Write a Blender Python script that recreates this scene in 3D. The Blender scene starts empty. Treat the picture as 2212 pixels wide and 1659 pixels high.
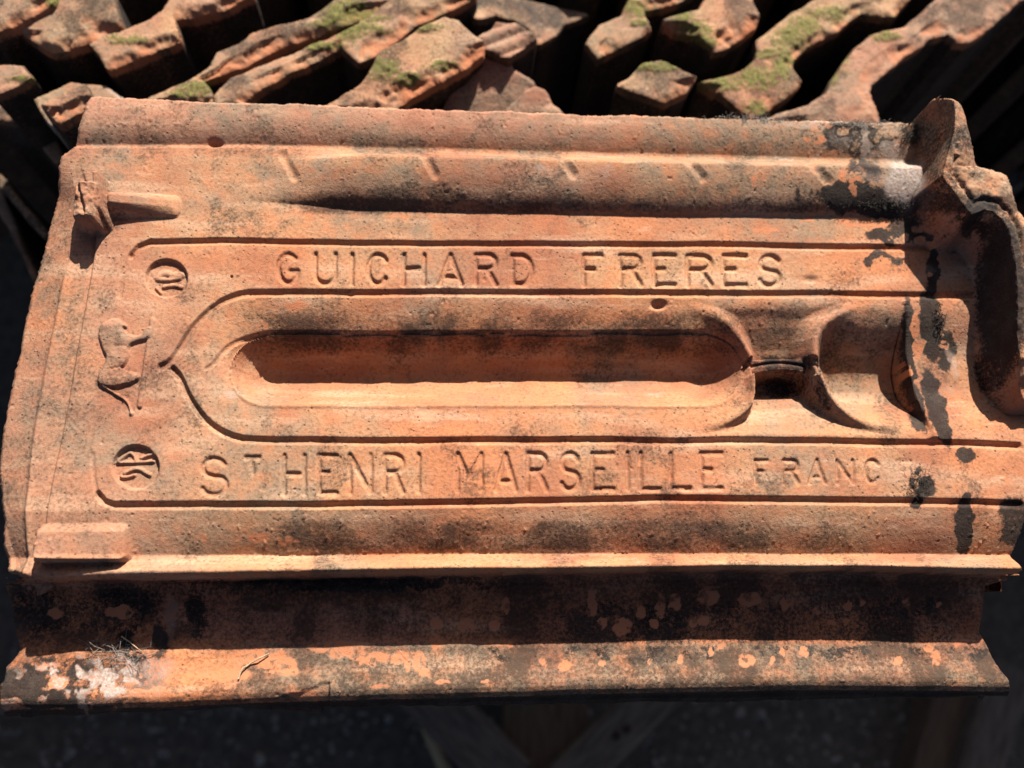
import bpy, math, random
import numpy as np
from mathutils import Matrix, Vector

# ------------------------------------------------------------------ camera
# photo pixel frame used for measuring: 2212 x 1659, principal point in its middle
PPX, PPY, FPX = 1106.0, 829.5, 1791.0
_u = np.array([25000.0, 30.0, -FPX]); _u /= np.linalg.norm(_u)          # tile length axis in camera space
_v = np.array([-135.0, 5737.0, -FPX]); _v -= _u * _u.dot(_v); _v /= np.linalg.norm(_v)
_n = np.cross(_u, _v)
RC = np.stack([_u, _v, _n])                                             # camera -> world rotation
_d = RC @ np.array([0, 0, -1.0])
CAMP = -_d * 0.355                                                      # camera 35.5 cm from the tile's middle
scene = bpy.context.scene
cd = bpy.data.cameras.new('camera'); cam = bpy.data.objects.new('camera', cd)
scene.collection.objects.link(cam)
M4 = Matrix.Identity(4)
for i in range(3):
    for j in range(3):
        M4[i][j] = float(RC[i, j])
    M4[i][3] = float(CAMP[i])
cam.matrix_world = M4
cd.sensor_fit = 'HORIZONTAL'; cd.sensor_width = 36.0
cd.lens = 36.0 * FPX / 2212.0
cd.clip_start = 0.01; cd.clip_end = 200
cd.dof.use_dof = True; cd.dof.focus_distance = 0.35; cd.dof.aperture_fstop = 5.6
scene.camera = cam

# ------------------------------------------------------------------ light
SUN_AZ, SUN_EL = math.radians(17), math.radians(37)      # azimuth: from the back, swung to the right
w = bpy.data.worlds.new('World'); scene.world = w; w.use_nodes = True
nt = w.node_tree; bg = nt.nodes['Background']
sky = nt.nodes.new('ShaderNodeTexSky'); sky.sky_type = 'NISHITA'; sky.sun_disc = False
sky.air_density = 0.4; sky.dust_density = 2.0; sky.sun_elevation = SUN_EL; sky.sun_rotation = SUN_AZ
nt.links.new(sky.outputs[0], bg.inputs[0]); bg.inputs[1].default_value = 0.05
sl = bpy.data.lights.new('sun', 'SUN'); sl.energy = 5.0; sl.angle = math.radians(0.53); sl.color = (1, 0.93, 0.83)
so = bpy.data.objects.new('sun', sl); scene.collection.objects.link(so)
so.rotation_euler = Vector((math.sin(SUN_AZ) * math.cos(SUN_EL), math.cos(SUN_AZ) * math.cos(SUN_EL),
                            math.sin(SUN_EL))).to_track_quat('Z', 'Y').to_euler()
so.location = (0.3, 1, 1)
scene.view_settings.view_transform = 'Standard'; scene.view_settings.look = 'None'
scene.view_settings.gamma = 1; scene.view_settings.exposure = 1.42
scene.cycles.max_bounces = 6; scene.cycles.diffuse_bounces = 2

# ------------------------------------------------------------------ projection helpers
def proj(x, y, z):
    q = np.stack([x - CAMP[0], y - CAMP[1], z - CAMP[2]], -1) @ RC
    s = FPX / -q[..., 2]
    return PPX + q[..., 0] * s, PPY - q[..., 1] * s
def unproj(px, py, z=0.0):
    d = RC @ np.array([(px - PPX) / FPX, -(py - PPY) / FPX, -1.0])
    t = (z - CAMP[2]) / d[2]
    return CAMP + d * t
def toF(pts, z):
    """photo pixels of points at height z (mm) -> pixels of the same plan position on the plane z=0"""
    out = []
    for p in pts:
        q = unproj(p[0], p[1], z * 0.001)
        a, b = proj(np.float64(q[0]), np.float64(q[1]), np.float64(0.0))
        out.append((float(a), float(b)))
    return out

# ------------------------------------------------------------------ noise
def _hash(ix, iy, seed):
    n = (ix.astype(np.int64) * 374761393 + iy.astype(np.int64) * 668265263 + seed * 1442695041) & 0xffffffff
    n = ((n ^ (n >> 13)) * 1274126177) & 0xffffffff
    n = n ^ (n >> 16)
    return (n & 0xffff).astype(np.float32) / 65535.0
def vnoise(x, y, seed=0):
    ix = np.floor(x); iy = np.floor(y)
    fx = (x - ix).astype(np.float32); fy = (y - iy).astype(np.float32)
    fx = fx * fx * (3 - 2 * fx); fy = fy * fy * (3 - 2 * fy)
    a = _hash(ix, iy, seed); b = _hash(ix + 1, iy, seed)
    c = _hash(ix, iy + 1, seed); d = _hash(ix + 1, iy + 1, seed)
    return (a + (b - a) * fx) * (1 - fy) + (c + (d - c) * fx) * fy
def fbm(x, y, sc, oct=4, seed=0, gain=0.5):
    """0..1, sc = size of the largest blob in the same unit as x"""
    t = np.zeros(np.shape(x), np.float32); a = 1.0; tot = 0.0; f = 1.0 / sc
    for o in range(oct):
        t += a * vnoise(x * f + 17.3 * o, y * f - 9.1 * o, seed + o * 31)
        tot += a; a *= gain; f *= 2.03
    return t / tot
def sstep(a, b, x):
    t = np.clip((x - a) / (b - a), 0, 1)
    return t * t * (3 - 2 * t)
def seg_dist(x, y, pts, closed=False, pad=None):
    """distance to a polyline; with pad only inside its padded box (elsewhere 1e9)"""
    pts = np.asarray(pts, float)
    d2 = np.full(x.shape, 1e18)
    if pad is not None:
        lo = pts.min(0) - pad; hi = pts.max(0) + pad
        m = (x >= lo[0]) & (x <= hi[0]) & (y >= lo[1]) & (y <= hi[1])
        out = np.full(x.shape, 1e9)
        if m.any():
            out[m] = seg_dist(x[m], y[m], pts, closed)
        return out
    n = len(pts)
    for i in range(n if closed else n - 1):
        ax, ay = pts[i]; bx, by = pts[(i + 1) % n]
        ex, ey = bx - ax, by - ay; L = ex * ex + ey * ey + 1e-12
        t = np.clip(((x - ax) * ex + (y - ay) * ey) / L, 0, 1)
        dx = x - ax - t * ex; dy = y - ay - t * ey
        d2 = np.minimum(d2, dx * dx + dy * dy)
    return np.sqrt(d2)
def inside(x, y, pts):
    r = np.zeros(x.shape, bool); n = len(pts)
    for i in range(n):
        ax, ay = pts[i]; bx, by = pts[(i + 1) % n]
        if ay == by: continue
        c = ((ay > y) != (by > y)) & (x < (bx - ax) * (y - ay) / (by - ay) + ax)
        r ^= c
    return r
def sdf(x, y, pts):
    d = seg_dist(x, y, pts, True)
    return np.where(inside(x, y, pts), -d, d)
def smooth_poly(pts, it=2, closed=True):
    p = [tuple(q) for q in pts]
    for _ in range(it):
        o = []
        n = len(p)
        if not closed: o.append(p[0])
        for i in range(n if closed else n - 1):
            a = p[i]; b = p[(i + 1) % n]
            o.append((a[0] * .75 + b[0] * .25, a[1] * .75 + b[1] * .25))
            o.append((a[0] * .25 + b[0] * .75, a[1] * .25 + b[1] * .75))
        if not closed: o.append(p[-1])
        p = o
    return p

# ------------------------------------------------------------------ materials
def N(nt, typ, **kw):
    n = nt.nodes.new(typ)
    for k, v in kw.items():
        if k == 'inp':
            for a, b in v.items(): n.inputs[a].default_value = b
        else: setattr(n, k, v)
    return n
def mixc(nt, fac, a, b):
    m = nt.nodes.new('ShaderNodeMix'); m.data_type = 'RGBA'
    for i, s in ((0, fac), (6, a), (7, b)):
        if hasattr(s, 'is_output'): nt.links.new(s, m.inputs[i])
        elif i == 0: m.inputs[0].default_value = s
        else: m.inputs[i].default_value = (*s, 1)
    return m.outputs[2]
def math_(nt, op, a, b=None, clamp=False):
    m = nt.nodes.new('ShaderNodeMath'); m.operation = op; m.use_clamp = clamp
    for i, s in enumerate((a, b)):
        if s is None: continue
        if hasattr(s, 'is_output'): nt.links.new(s, m.inputs[i])
        else: m.inputs[i].default_value = s
    return m.outputs[0]
def ramp(nt, v, lo, hi):
    m = nt.nodes.new('ShaderNodeMapRange'); m.interpolation_type = 'SMOOTHSTEP'
    nt.links.new(v, m.inputs[0]); m.inputs[1].default_value = lo; m.inputs[2].default_value = hi
    return m.outputs[0]
def noise(nt, co, scale, detail=4, rough=0.55):
    n = nt.nodes.new('ShaderNodeTexNoise'); n.inputs['Scale'].default_value = scale
    n.inputs['Detail'].default_value = detail; n.inputs['Roughness'].default_value = rough
    nt.links.new(co, n.inputs['Vector']); return n.outputs['Fac']

def clay_material(name, a, b, tan, grain=1.0):
    """weathered clay; stains and some painted shade come from the mesh's wear maps (m1: soot, lime, fresh break, grime; m2: pink, tan, moss, grey)"""
    m = bpy.data.materials.new(name); m.use_nodes = True; nt = m.node_tree
    bs = nt.nodes['Principled BSDF']
    co = nt.nodes.new('ShaderNodeTexCoord').outputs['Object']
    def attr(n):
        t = N(nt, 'ShaderNodeAttribute', attribute_name=n)
        s = nt.nodes.new('ShaderNodeSeparateColor'); nt.links.new(t.outputs['Color'], s.inputs[0])
        return s.outputs[0], s.outputs[1], s.outputs[2], t.outputs['Alpha']
    soot, lime, fresh, grime_shade = attr('m1'); pink, tanm, moss, grey = attr('m2')
    n1 = noise(nt, co, 28, 5); n2 = noise(nt, co, 120, 5, 0.6); n3 = noise(nt, co, 700, 4, 0.65)
    n4 = noise(nt, co, 2200, 2, 0.6)
    c = mixc(nt, ramp(nt, n1, 0.35, 0.68), a, b)
    c = mixc(nt, math_(nt, 'MULTIPLY', tanm, ramp(nt, n2, 0.2, 0.62), True), c, tan)
    c = mixc(nt, pink, c, (0.30, 0.145, 0.10))
    c = mixc(nt, math_(nt, 'MULTIPLY', grey, ramp(nt, n2, 0.15, 0.7), True), c, (0.165, 0.13, 0.092))
    mp = nt.nodes.new('ShaderNodeMapping'); mp.inputs['Scale'].default_value = (14, 85, 60); mp.inputs['Rotation'].default_value = (0, 0, 0.25)
    nt.links.new(co, mp.inputs[0]); ns = noise(nt, mp.outputs[0], 1.0, 5, 0.62)
    mp2 = nt.nodes.new('ShaderNodeMapping'); mp2.inputs['Scale'].default_value = (60, 420, 200); mp2.inputs['Rotation'].default_value = (0, 0, -0.5)
    nt.links.new(co, mp2.inputs[0]); ns2 = noise(nt, mp2.outputs[0], 1.0, 4, 0.6)
    nr = noise(nt, co, 17, 4, 0.6)
    c = mixc(nt, math_(nt, 'MULTIPLY', ramp(nt, nr, 0.52, 0.68), 0.6), c, (0.22, 0.075, 0.042))
    c = mixc(nt, math_(nt, 'MULTIPLY', ramp(nt, ns, 0.50, 0.68), 0.5), c, (0.43, 0.275, 0.18))
    c = mixc(nt, math_(nt, 'MULTIPLY', ramp(nt, ns2, 0.60, 0.72), 0.30), c, (0.43, 0.29, 0.20))
    # grain: paler dust and darker sand
    c = mixc(nt, math_(nt, 'MULTIPLY', ramp(nt, n3, 0.44, 0.66), 0.36), c, (0.14, 0.065, 0.036))
    c = mixc(nt, math_(nt, 'MULTIPLY', ramp(nt, n4, 0.55, 0.75), 0.32), c, (0.40, 0.235, 0.135))
    g = math_(nt, 'ADD', math_(nt, 'MULTIPLY', n3, 0.55), math_(nt, 'ADD', math_(nt, 'MULTIPLY', n2, 0.35), math_(nt, 'MULTIPLY', n4, 0.25)))
    gf = ramp(nt, math_(nt, 'ADD', g, math_(nt, 'MULTIPLY', grime_shade, 0.42)), 0.66, 1.0)
    c = mixc(nt, math_(nt, 'MULTIPLY', gf, 0.85), c, (0.034, 0.021, 0.015))
    # scattered soot specks
    vo = N(nt, 'ShaderNodeTexVoronoi', inp={'Scale': 330.0}); nt.links.new(co, vo.inputs['Vector'])
    sp = math_(nt, 'MULTIPLY', ramp(nt, vo.outputs['Distance'], 0.20, 0.10), ramp(nt, n2, 0.46, 0.56))
    c = mixc(nt, math_(nt, 'MULTIPLY', sp, 0.55), c, (0.034, 0.021, 0.016))
    c = mixc(nt, fresh, c, mixc(nt, n2, (0.33, 0.115, 0.050), (0.41, 0.165, 0.085)))
    mo = ramp(nt, math_(nt, 'ADD', moss, math_(nt, 'MULTIPLY', math_(nt, 'SUBTRACT', n3, 0.5), 2.2)), 0.42, 0.66)
    c = mixc(nt, mo, c, mixc(nt, ramp(nt, n3, .35, .65), (0.055, 0.055, 0.018), (0.20, 0.185, 0.055)))
    so_ = ramp(nt, math_(nt, 'ADD', soot, math_(nt, 'ADD', math_(nt, 'MULTIPLY', math_(nt, 'SUBTRACT', n3, 0.5), 0.9), math_(nt, 'MULTIPLY', math_(nt, 'SUBTRACT', n4, 0.5), 0.7))), 0.30, 0.74)
    c = mixc(nt, math_(nt, 'MULTIPLY', so_, 0.95), c, mixc(nt, ramp(nt, math_(nt, 'ADD', math_(nt, 'MULTIPLY', n4, .5), math_(nt, 'MULTIPLY', n2, .5)), .42, .64), (0.008, 0.007, 0.007), (0.036, 0.029, 0.024)))
    li = ramp(nt, math_(nt, 'ADD', lime, math_(nt, 'MULTIPLY', math_(nt, 'SUBTRACT', n3, 0.5), 0.9)), 0.25, 1.15)
    c = mixc(nt, math_(nt, 'MULTIPLY', li, 0.85), c, mixc(nt, ramp(nt, n3, .35, .62), (0.20, 0.165, 0.145), (0.37, 0.31, 0.275)))
    nt.links.new(c, bs.inputs['Base Color'])
    bs.inputs['Roughness'].default_value = 0.9
    bs.inputs['Specular IOR Level'].default_value = 0.18
    h = math_(nt, 'ADD', math_(nt, 'MULTIPLY', n3, 1.0), math_(nt, 'MULTIPLY', n4, 0.45))
    h = math_(nt, 'ADD', h, math_(nt, 'MULTIPLY', mo, math_(nt, 'MULTIPLY', n4, 2.2)))
    h = math_(nt, 'SUBTRACT', h, math_(nt, 'MULTIPLY', sp, 0.8))
    bp = N(nt, 'ShaderNodeBump', inp={'Strength': 0.8, 'Distance': 0.00038 * grain})
    nt.links.new(h, bp.inputs['Height']); nt.links.new(bp.outputs[0], bs.inputs['Normal'])
    return m
MAT_TILE = clay_material('lettered_tile_clay', (0.39, 0.145, 0.063), (0.29, 0.105, 0.051), (0.36, 0.20, 0.103))
MAT_STACK = clay_material('weathered_tile_clay', (0.34, 0.165, 0.092), (0.255, 0.145, 0.092), (0.34, 0.235, 0.125), 1.3)

def simple_material(name, c1, c2, scale, stretch=None, bump=0.0005, rough=0.9):
    m = bpy.data.materials.new(name); m.use_nodes = True; nt = m.node_tree
    bs = nt.nodes['Principled BSDF']
    co = nt.nodes.new('ShaderNodeTexCoord').outputs['Object']
    if stretch:
        mp = nt.nodes.new('ShaderNodeMapping'); mp.inputs['Scale'].default_value = stretch
        nt.links.new(co, mp.inputs[0]); co = mp.outputs[0]
    n1 = noise(nt, co, scale, 6, 0.6); n2 = noise(nt, co, scale * 9, 3)
    c = mixc(nt, ramp(nt, n1, 0.3, 0.7), c1, c2)
    c = mixc(nt, math_(nt, 'MULTIPLY', ramp(nt, n2, 0.5, 0.75), 0.5), c, tuple(x * 0.4 for x in c1))
    nt.links.new(c, bs.inputs['Base Color']); bs.inputs['Roughness'].default_value = rough
    bs.inputs['Specular IOR Level'].default_value = 0.2
    bp = N(nt, 'ShaderNodeBump', inp={'Strength': 0.8, 'Distance': bump})
    nt.links.new(math_(nt, 'ADD', n1, n2), bp.inputs['Height']); nt.links.new(bp.outputs[0], bs.inputs['Normal'])
    return m
MAT_WOOD = simple_material('weathered_wood', (0.06, 0.047, 0.035), (0.14, 0.112, 0.086), 30, (1, 9, 9))
MAT_WOOD2 = simple_material('brown_wood', (0.075, 0.047, 0.03), (0.13, 0.088, 0.057), 30, (1, 9, 9))
MAT_STRAW = simple_material('pale_split_wood', (0.38, 0.28, 0.15), (0.46, 0.36, 0.20), 40, (1, 12, 12))
MAT_ASPHALT = simple_material('asphalt', (0.060, 0.048, 0.036), (0.105, 0.085, 0.065), 90, None, 0.002)
MAT_NAIL = simple_material('rusty_iron', (0.02, 0.015, 0.012), (0.05, 0.03, 0.02), 300)
MAT_ROOT = simple_material('dry_root', (0.30, 0.22, 0.14), (0.40, 0.31, 0.2), 300)
MAT_FLUFF = simple_material('dust_fibre', (0.12, 0.105, 0.09), (0.32, 0.29, 0.26), 300)
MAT_SOOTFLUFF = simple_material('soot_fibre', (0.02, 0.018, 0.016), (0.06, 0.052, 0.045), 300)

C = scene.collection
def link(o, parent=None):
    C.objects.link(o)
    if parent is not None: o.parent = parent
    return o
def empty(name, loc, label=None, cat=None, group=None):
    o = bpy.data.objects.new(name, None); o.location = loc; o.empty_display_size = 0.02
    link(o)
    if label: o['label'] = label
    if cat: o['category'] = cat
    if group: o['group'] = group
    return o
def mesh_np(name, co, quads, mat, parent=None, nrm=None, m1=None, m2=None, smooth=True, normals=None):
    me = bpy.data.meshes.new(name)
    nv, nf = len(co), len(quads)
    me.vertices.add(nv); me.vertices.foreach_set('co', np.ascontiguousarray(co, np.float32).ravel())
    me.loops.add(nf * 4); me.loops.foreach_set('vertex_index', np.ascontiguousarray(quads, np.int32).ravel())
    me.polygons.add(nf)
    me.polygons.foreach_set('loop_start', np.arange(0, nf * 4, 4, dtype=np.int32))
    me.polygons.foreach_set('use_smooth', np.full(nf, smooth))
    me.update(calc_edges=True)
    for nm, a in (('m1', m1), ('m2', m2)):
        if a is not None:
            at = me.attributes.new(nm, 'FLOAT_COLOR', 'POINT')
            at.data.foreach_set('color', np.ascontiguousarray(a, np.float32).ravel())
    if normals is not None:
        me.normals_split_custom_set_from_vertices(normals.tolist())
    me.materials.append(mat)
    return link(bpy.data.objects.new(name, me), parent)

# grid -> faces, boundary edges
def grid_faces(mask):
    nx, ny = mask.shape
    f = mask[:-1, :-1] & mask[1:, :-1] & mask[1:, 1:] & mask[:-1, 1:]
    idx = np.arange(nx * ny).reshape(nx, ny)
    q = np.stack([idx[:-1, :-1], idx[1:, :-1], idx[1:, 1:], idx[:-1, 1:]], -1)
    fp = np.pad(f, 1)
    E = []
    for e0, e1, nb in ((0, 1, fp[1:-1, :-2]), (1, 2, fp[2:, 1:-1]), (2, 3, fp[1:-1, 2:]), (3, 0, fp[:-2, 1:-1])):
        b = f & ~nb
        E.append(np.stack([q[..., e0][b], q[..., e1][b]], -1))
    return f, q, np.concatenate(E)
def snap_boundary(X, Y, sd, edges, step):
    """move the outermost grid vertices onto the outline; returns outward direction per vertex"""
    gx, gy = np.gradient(sd, step)
    l = np.sqrt(gx * gx + gy * gy) + 1e-9
    gx, gy = gx / l, gy / l
    b = np.unique(edges)
    s = np.clip(sd.ravel()[b] / l.ravel()[b], -1.6 * step, 0)
    X.ravel()[b] -= s * gx.ravel()[b]; Y.ravel()[b] -= s * gy.ravel()[b]
    return gx, gy

# ================================================================== the ground and the pallet floor (setting)
GZ = -0.62
me = bpy.data.meshes.new('ground')
me.from_pydata([(-30, -30, GZ), (30, -30, GZ), (30, 30, GZ), (-30, 30, GZ)], [], [(0, 1, 2, 3)])
me.materials.append(MAT_ASPHALT)
ground = link(bpy.data.objects.new('ground', me)); ground['kind'] = 'structure'

# ================================================================== the lettered tile
STEP = 0.00047
lo = unproj(-60, 1600); hi = unproj(2330, 150)
gx = np.arange(-0.232, 0.252, STEP); gy = np.arange(-0.150, 0.150, STEP)
X, Y = np.meshgrid(gx, gy, indexing='ij')
FX, FY = proj(X, Y, np.zeros_like(X))           # plan position, in pixels of the plane z=0
li = lambda *p: np.interp(FX, [a for a, b in p], [b for a, b in p])
fine = fbm(FX, FY, 26, 4, 5) - 0.5
wob = (fbm(FX, FY, 160, 3, 9) - 0.5)            # slow wobble of the hand-pressed clay, px
fy = FY + wob * 5.0
fx = FX + (fbm(FX, FY, 150, 3, 21) - 0.5) * 5.0

# ---- outline (each corner converted from the height at which it is seen)
top_edge = toF([(190, 201), (300, 206), (470, 215), (760, 226), (1100, 238), (1500, 250), (1800, 257), (1968, 262)], 5)
flange_out = toF([(2002, 232), (2031, 199), (2058, 204), (2082, 222), (2100, 262), (2117, 305), (2128, 342), (2188, 366), (2206, 400), (2216, 440)], 24)
right_edge = [(2170, 520), (2215, 620), (2240, 760), (2245, 900), (2235, 1000), (2232, 1080), (2222, 1140), (2216, 1200), (2212, 1236)]
channel_right = toF([(2204, 1246), (2126, 1262), (2124, 1330), (2116, 1368), (2126, 1378), (2138, 1400), (2150, 1432), (2172, 1470), (2182, 1490)], -22)
lip_front = toF([(2180, 1500), (1600, 1512), (1100, 1520), (705, 1524), (694, 1524), (690, 1536), (500, 1526), (10, 1546)], -26)
channel_left = toF([(10, 1470), (14, 1440), (30, 1424), (40, 1404), (24, 1330), (14, 1262)], -22)
left_edge = toF([(62, 1246), (8, 1232), (-6, 1180), (0, 1120), (-8, 1010), (0, 920), (18, 840), (42, 730), (62, 630), (88, 540), (104, 470), (122, 425), (134, 372), (142, 352), (164, 335), (176, 312)], -4)
OUT = top_edge + flange_out + right_edge + channel_right + lip_front + channel_left + left_edge
SD = sdf(FX, FY, OUT) + (fbm(FX, FY, 22, 4, 77) - 0.5) * 5 + (fbm(FX, FY, 90, 2, 78) - 0.5) * 7
mask = SD < 0

# ---- guide lines of the pressed relief
L335 = li((150, 314), (480, 311), (780, 316), (1016, 322), (1512, 334), (1990, 346))
L455 = li((560, 436), (780, 452), (1016, 457), (1512, 467), (2000, 470))
L630 = li((500, 630), (1100, 630), (1512, 632), (2212, 638))
L947 = li((500, 954), (734, 952), (1512, 950), (1962, 954), (2240, 963))
L1082 = li((200, 1090), (734, 1088), (1434, 1077), (1700, 1078), (2240, 1088))
L1193 = li((0, 1200), (527, 1196), (1086, 1192), (2240, 1194))
L1240 = li((-50, 1249), (70, 1249), (351, 1245), (734, 1237), (1512, 1228), (1786, 1226), (2260, 1236))
H = np.zeros_like(FX)                            # millimetres
# far side roll
d = L335 - fy
H += np.where(d > 0, 4.6 * (1 - (1 - np.clip(d / 58, 0, 1)) ** 2.1) - 2.0 * sstep(70, 118, d), 0)
# the long ridge beside it, with its rounded left end
e = sstep(500, 800, fx + (fy - 400) * 0.6)
w_ = fy - L335; wid = L455 - L335
s = np.clip(w_ / wid, 0, 1.2)
rise = sstep(0.03, 0.36, s)
fall = np.clip(1 - np.clip((s - 0.30) / 0.70, 0, 1) ** 1.9, 0, 1) ** 0.8
ridge = 10.2 * rise * np.where(s > 0.30, fall, 1)
flat = 1.6 * sstep(0.0, 0.10, s) * (1 - sstep(0.2, 1.3, w_ / wid))
H += np.where((w_ > 0) & (fy < 515), ridge * e + flat * (1 - e), 0)
notch = np.zeros_like(FX)
for (xa, ya, xb, yb) in ((612, 338, 640, 392), (905, 338, 940, 398), (1195, 352, 1232, 398), (1455, 352, 1506, 406), (1722, 366, 1770, 412)):
    dd = seg_dist(fx, fy, [(xa, ya), (xb, yb)], pad=30)
    nn = np.where(dd < 20, np.interp(dd, [0, 4, 12], [1, 0.8, 0]), 0); notch = np.maximum(notch, nn)
H -= notch * 1.2
# small dents on the crest where the mould slipped
for (cx, cy, r, dp) in ((465, 312, 14, 2.0), (1424, 656, 15, 3.0), (1752, 604, 14, 1.0), (500, 598, 3, 1.5)):
    H -= dp * np.exp(-(((FX - cx) / r) ** 2 + ((FY - cy) / (r * 0.55)) ** 2) ** 1.5)

# ---- pressed frame lines
def carve(path, half, depth, pad=30, wobble=True):
    dd = seg_dist(fx if wobble else FX, fy if wobble else FY, path, pad=pad)
    return np.where(dd < 29, np.interp(dd, [0, half * 0.45, half * 0.7, half], [depth, depth * 0.92, depth * 0.45, 0]), 0)
P522 = [(283, 552), (300, 533), (325, 524), (480, 521), (778, 526), (1512, 529), (2032, 538), (2120, 541)]
P522a = [(258, 640), (266, 590), (283, 552)]
P1082 = [(212, 1068), (224, 1083), (246, 1091), (734, 1090), (1100, 1084), (1434, 1078), (1700, 1080), (2205, 1088)]
P1082a = [(200, 980), (204, 1040), (212, 1068)]
KTOP = [(347, 791), (368, 782), (388, 752), (398, 735), (425, 697), (470, 657), (510, 638), (545, 631), (1100, 632), (1512, 634), (2118, 638)]
KBOT = [(372, 796), (388, 812), (400, 845), (420, 880), (450, 915), (490, 940), (535, 953), (734, 953), (1512, 952), (1962, 956), (2200, 962)]
H -= carve(P522, 8, 1.8) + carve(P522a, 7, 0.5)
H -= carve(P1082, 9, 2.1) + carve(P1082a, 6, 0.4)
K1 = carve(smooth_poly(KTOP, 1, False), 8.5, 1.8); K2 = carve(smooth_poly(KBOT, 1, False), 9, 2.0)
H -= np.maximum(K1, K2)

# ---- central trough with its stepped rim
KEY = [(355, 792)] + [(388, 752), (398, 735), (425, 697), (470, 657), (510, 638), (545, 631), (1500, 634)] + \
      [(1530, 655), (1590, 700), (1622, 745), (1634, 790), (1620, 845), (1585, 892), (1520, 935)] + \
      [(1490, 951), (535, 953), (490, 940), (450, 915), (420, 880), (400, 845), (388, 812)]
_cap = lambda cx, sg: [(cx + sg * 86 * math.cos(math.radians(t)), 794.5 + 81.5 * math.sin(math.radians(t))) for t in range(-90, 91, 12)]
LEDGE = _cap(578, -1)[::-1] + _cap(1526, 1)
H -= carve(smooth_poly([(444, 794), (462, 780), (480, 752), (500, 734), (530, 720), (562, 714)], 1, False), 6, 0.9)
sk = sdf(fx, fy, KEY); slg = sdf(fx, fy, LEDGE)
ring = (sk < 0) & (slg > 0)
r_ = np.clip(-sk / (-sk + slg + 1e-6), 0, 1)
north = sstep(860, 740, fy) * sstep(380, 560, fx)
ring_h = -(1.5 + 4.6 * north) * ((0.45 * r_ + 0.55 * r_ ** 1.8) * north + r_ ** 1.4 * (1 - north))
tr = slg <= 0
dep = 15.2 * (1 - (1 - np.clip((-slg - 3.5) / 78, 0, 1)) ** 1.9)
basein = -(1.5 + 4.6 * north) - 2.0 * north * sstep(-1.0, -2.5, slg)
H += np.where(ring, ring_h, 0) + np.where(tr, basein - dep, 0)
# step just outside the ledge on the far side, thin proud line on the near side
H -= np.where(ring & (slg < 9), 1.4 * north * (1 - slg / 9), 0)
H += np.where(np.abs(slg) < 6, 0.45 * (1 - np.abs(slg) / 6) * (1 - north), 0)

# ---- waist: valley crossing the trough, with the pierced nib between the two bowls
RL = smooth_poly([(1505, 660), (1559, 687), (1600, 733), (1620, 768), (1627, 800), (1629, 866), (1606, 893), (1565, 917), (1500, 934)], 1, False)
RR = smooth_poly([(1840, 660), (1786, 687), (1760, 725), (1756, 768), (1764, 806), (1797, 873), (1852, 911), (1935, 936)], 1, False)
VAL = [(1508, 644)] + RL + [(1500, 945), (1935, 945)] + RR[::-1] + [(1850, 644)]
sv = sdf(fx, fy, VAL)
vw = np.interp(fy, [640, 770, 790, 868, 885, 940], [40, 36, 7, 7, 16, 16]) * sstep(1740, 1650, fx) + np.interp(fy, [640, 770, 800, 850, 900, 940], [44, 44, 24, 28, 20, 12]) * sstep(1650, 1740, fx)
vedge = sstep(0, 1, -sv / vw)
vprof = np.interp(fy, [640, 664, 700, 740, 768, 800, 825, 848, 880, 910, 940], [0, -1.2, -5, -10.5, -13, -18, -17.5, -12.5, -7, -3, 0])
H += np.where(sv < 0, vprof * vedge - np.where(sk < 0, ring_h * (sk < 0) * (slg > 0), 0) * vedge, 0)
# right-hand bowl
BOWL = RR + [(1960, 936), (2006, 934), (1990, 860), (1974, 780), (1960, 700), (1952, 658)]
sb = sdf(fx, fy, BOWL)
ribx = np.interp(FY, [630, 660, 720, 800, 870, 950], [1948, 1952, 1958, 1974, 1988, 2010])
_da, _db, _dc = seg_dist(fx, fy, RR, pad=400), np.clip(fy - 652, 0, 999), np.clip(945 - fy, 0, 999)
dbnd = -18 * np.log(np.exp(-np.minimum(_da * 2.3, 300) / 18) + np.exp(-_db * 0.82 / 18) + np.exp(-_dc / 18))
bowl = -19.5 * sstep(2, 122, dbnd)
H += np.where(sb < 0, bowl, 0)
dv = np.minimum(np.clip(fy - 660, 0, 999), np.clip(938 - fy, 0, 999))
beyond = -6.5 * sstep(0, 110, dv)
rr = sstep(0, 6, fx - ribx)
inn = (fy > 656) & (fy < 940) & (fx >= ribx)
H += np.where(inn, beyond * rr + np.where(sb < 0, 0, bowl * (1 - rr)), 0)
H += 1.1 * np.exp(-((fx - ribx - 10) / 9) ** 2) * ((fy > 650) & (fy < 945))
# rims of the bowls stand proud of the valley
dR = np.minimum(seg_dist(fx, fy, RL, pad=60), seg_dist(fx, fy, RR, pad=60))
# nib: an arched bar bridging the valley
bar = sdf(fx, fy, smooth_poly([(1614, 774), (1640, 768), (1695, 766), (1745, 768), (1772, 778), (1772, 814), (1746, 801), (1693, 796), (1640, 803), (1606, 816)], 1))
barh = -3.4 - 1.2 * ((FX - 1690) / 70) ** 2
t_ = sstep(3.5, -3.5, bar)
barh = barh - 0.7 * ((fy - 780) / 14) ** 2
H = H * (1 - t_) + np.maximum(H, barh) * t_
H -= 1.3 * np.exp(-((fy - 779 - 10 * ((FX - 1690) / 75) ** 2) / 3.2) ** 2) * (bar < 0)
rimh = 1.7 * np.interp(dR, [0, 6, 12, 18], [1.0, 0.8, 0.3, 0]) * np.interp(np.abs(FY - 790), [0, 90, 140], [1.6, 1.0, 0])
H += np.where((dR < 18) & (bar > 0), rimh, 0)

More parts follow.
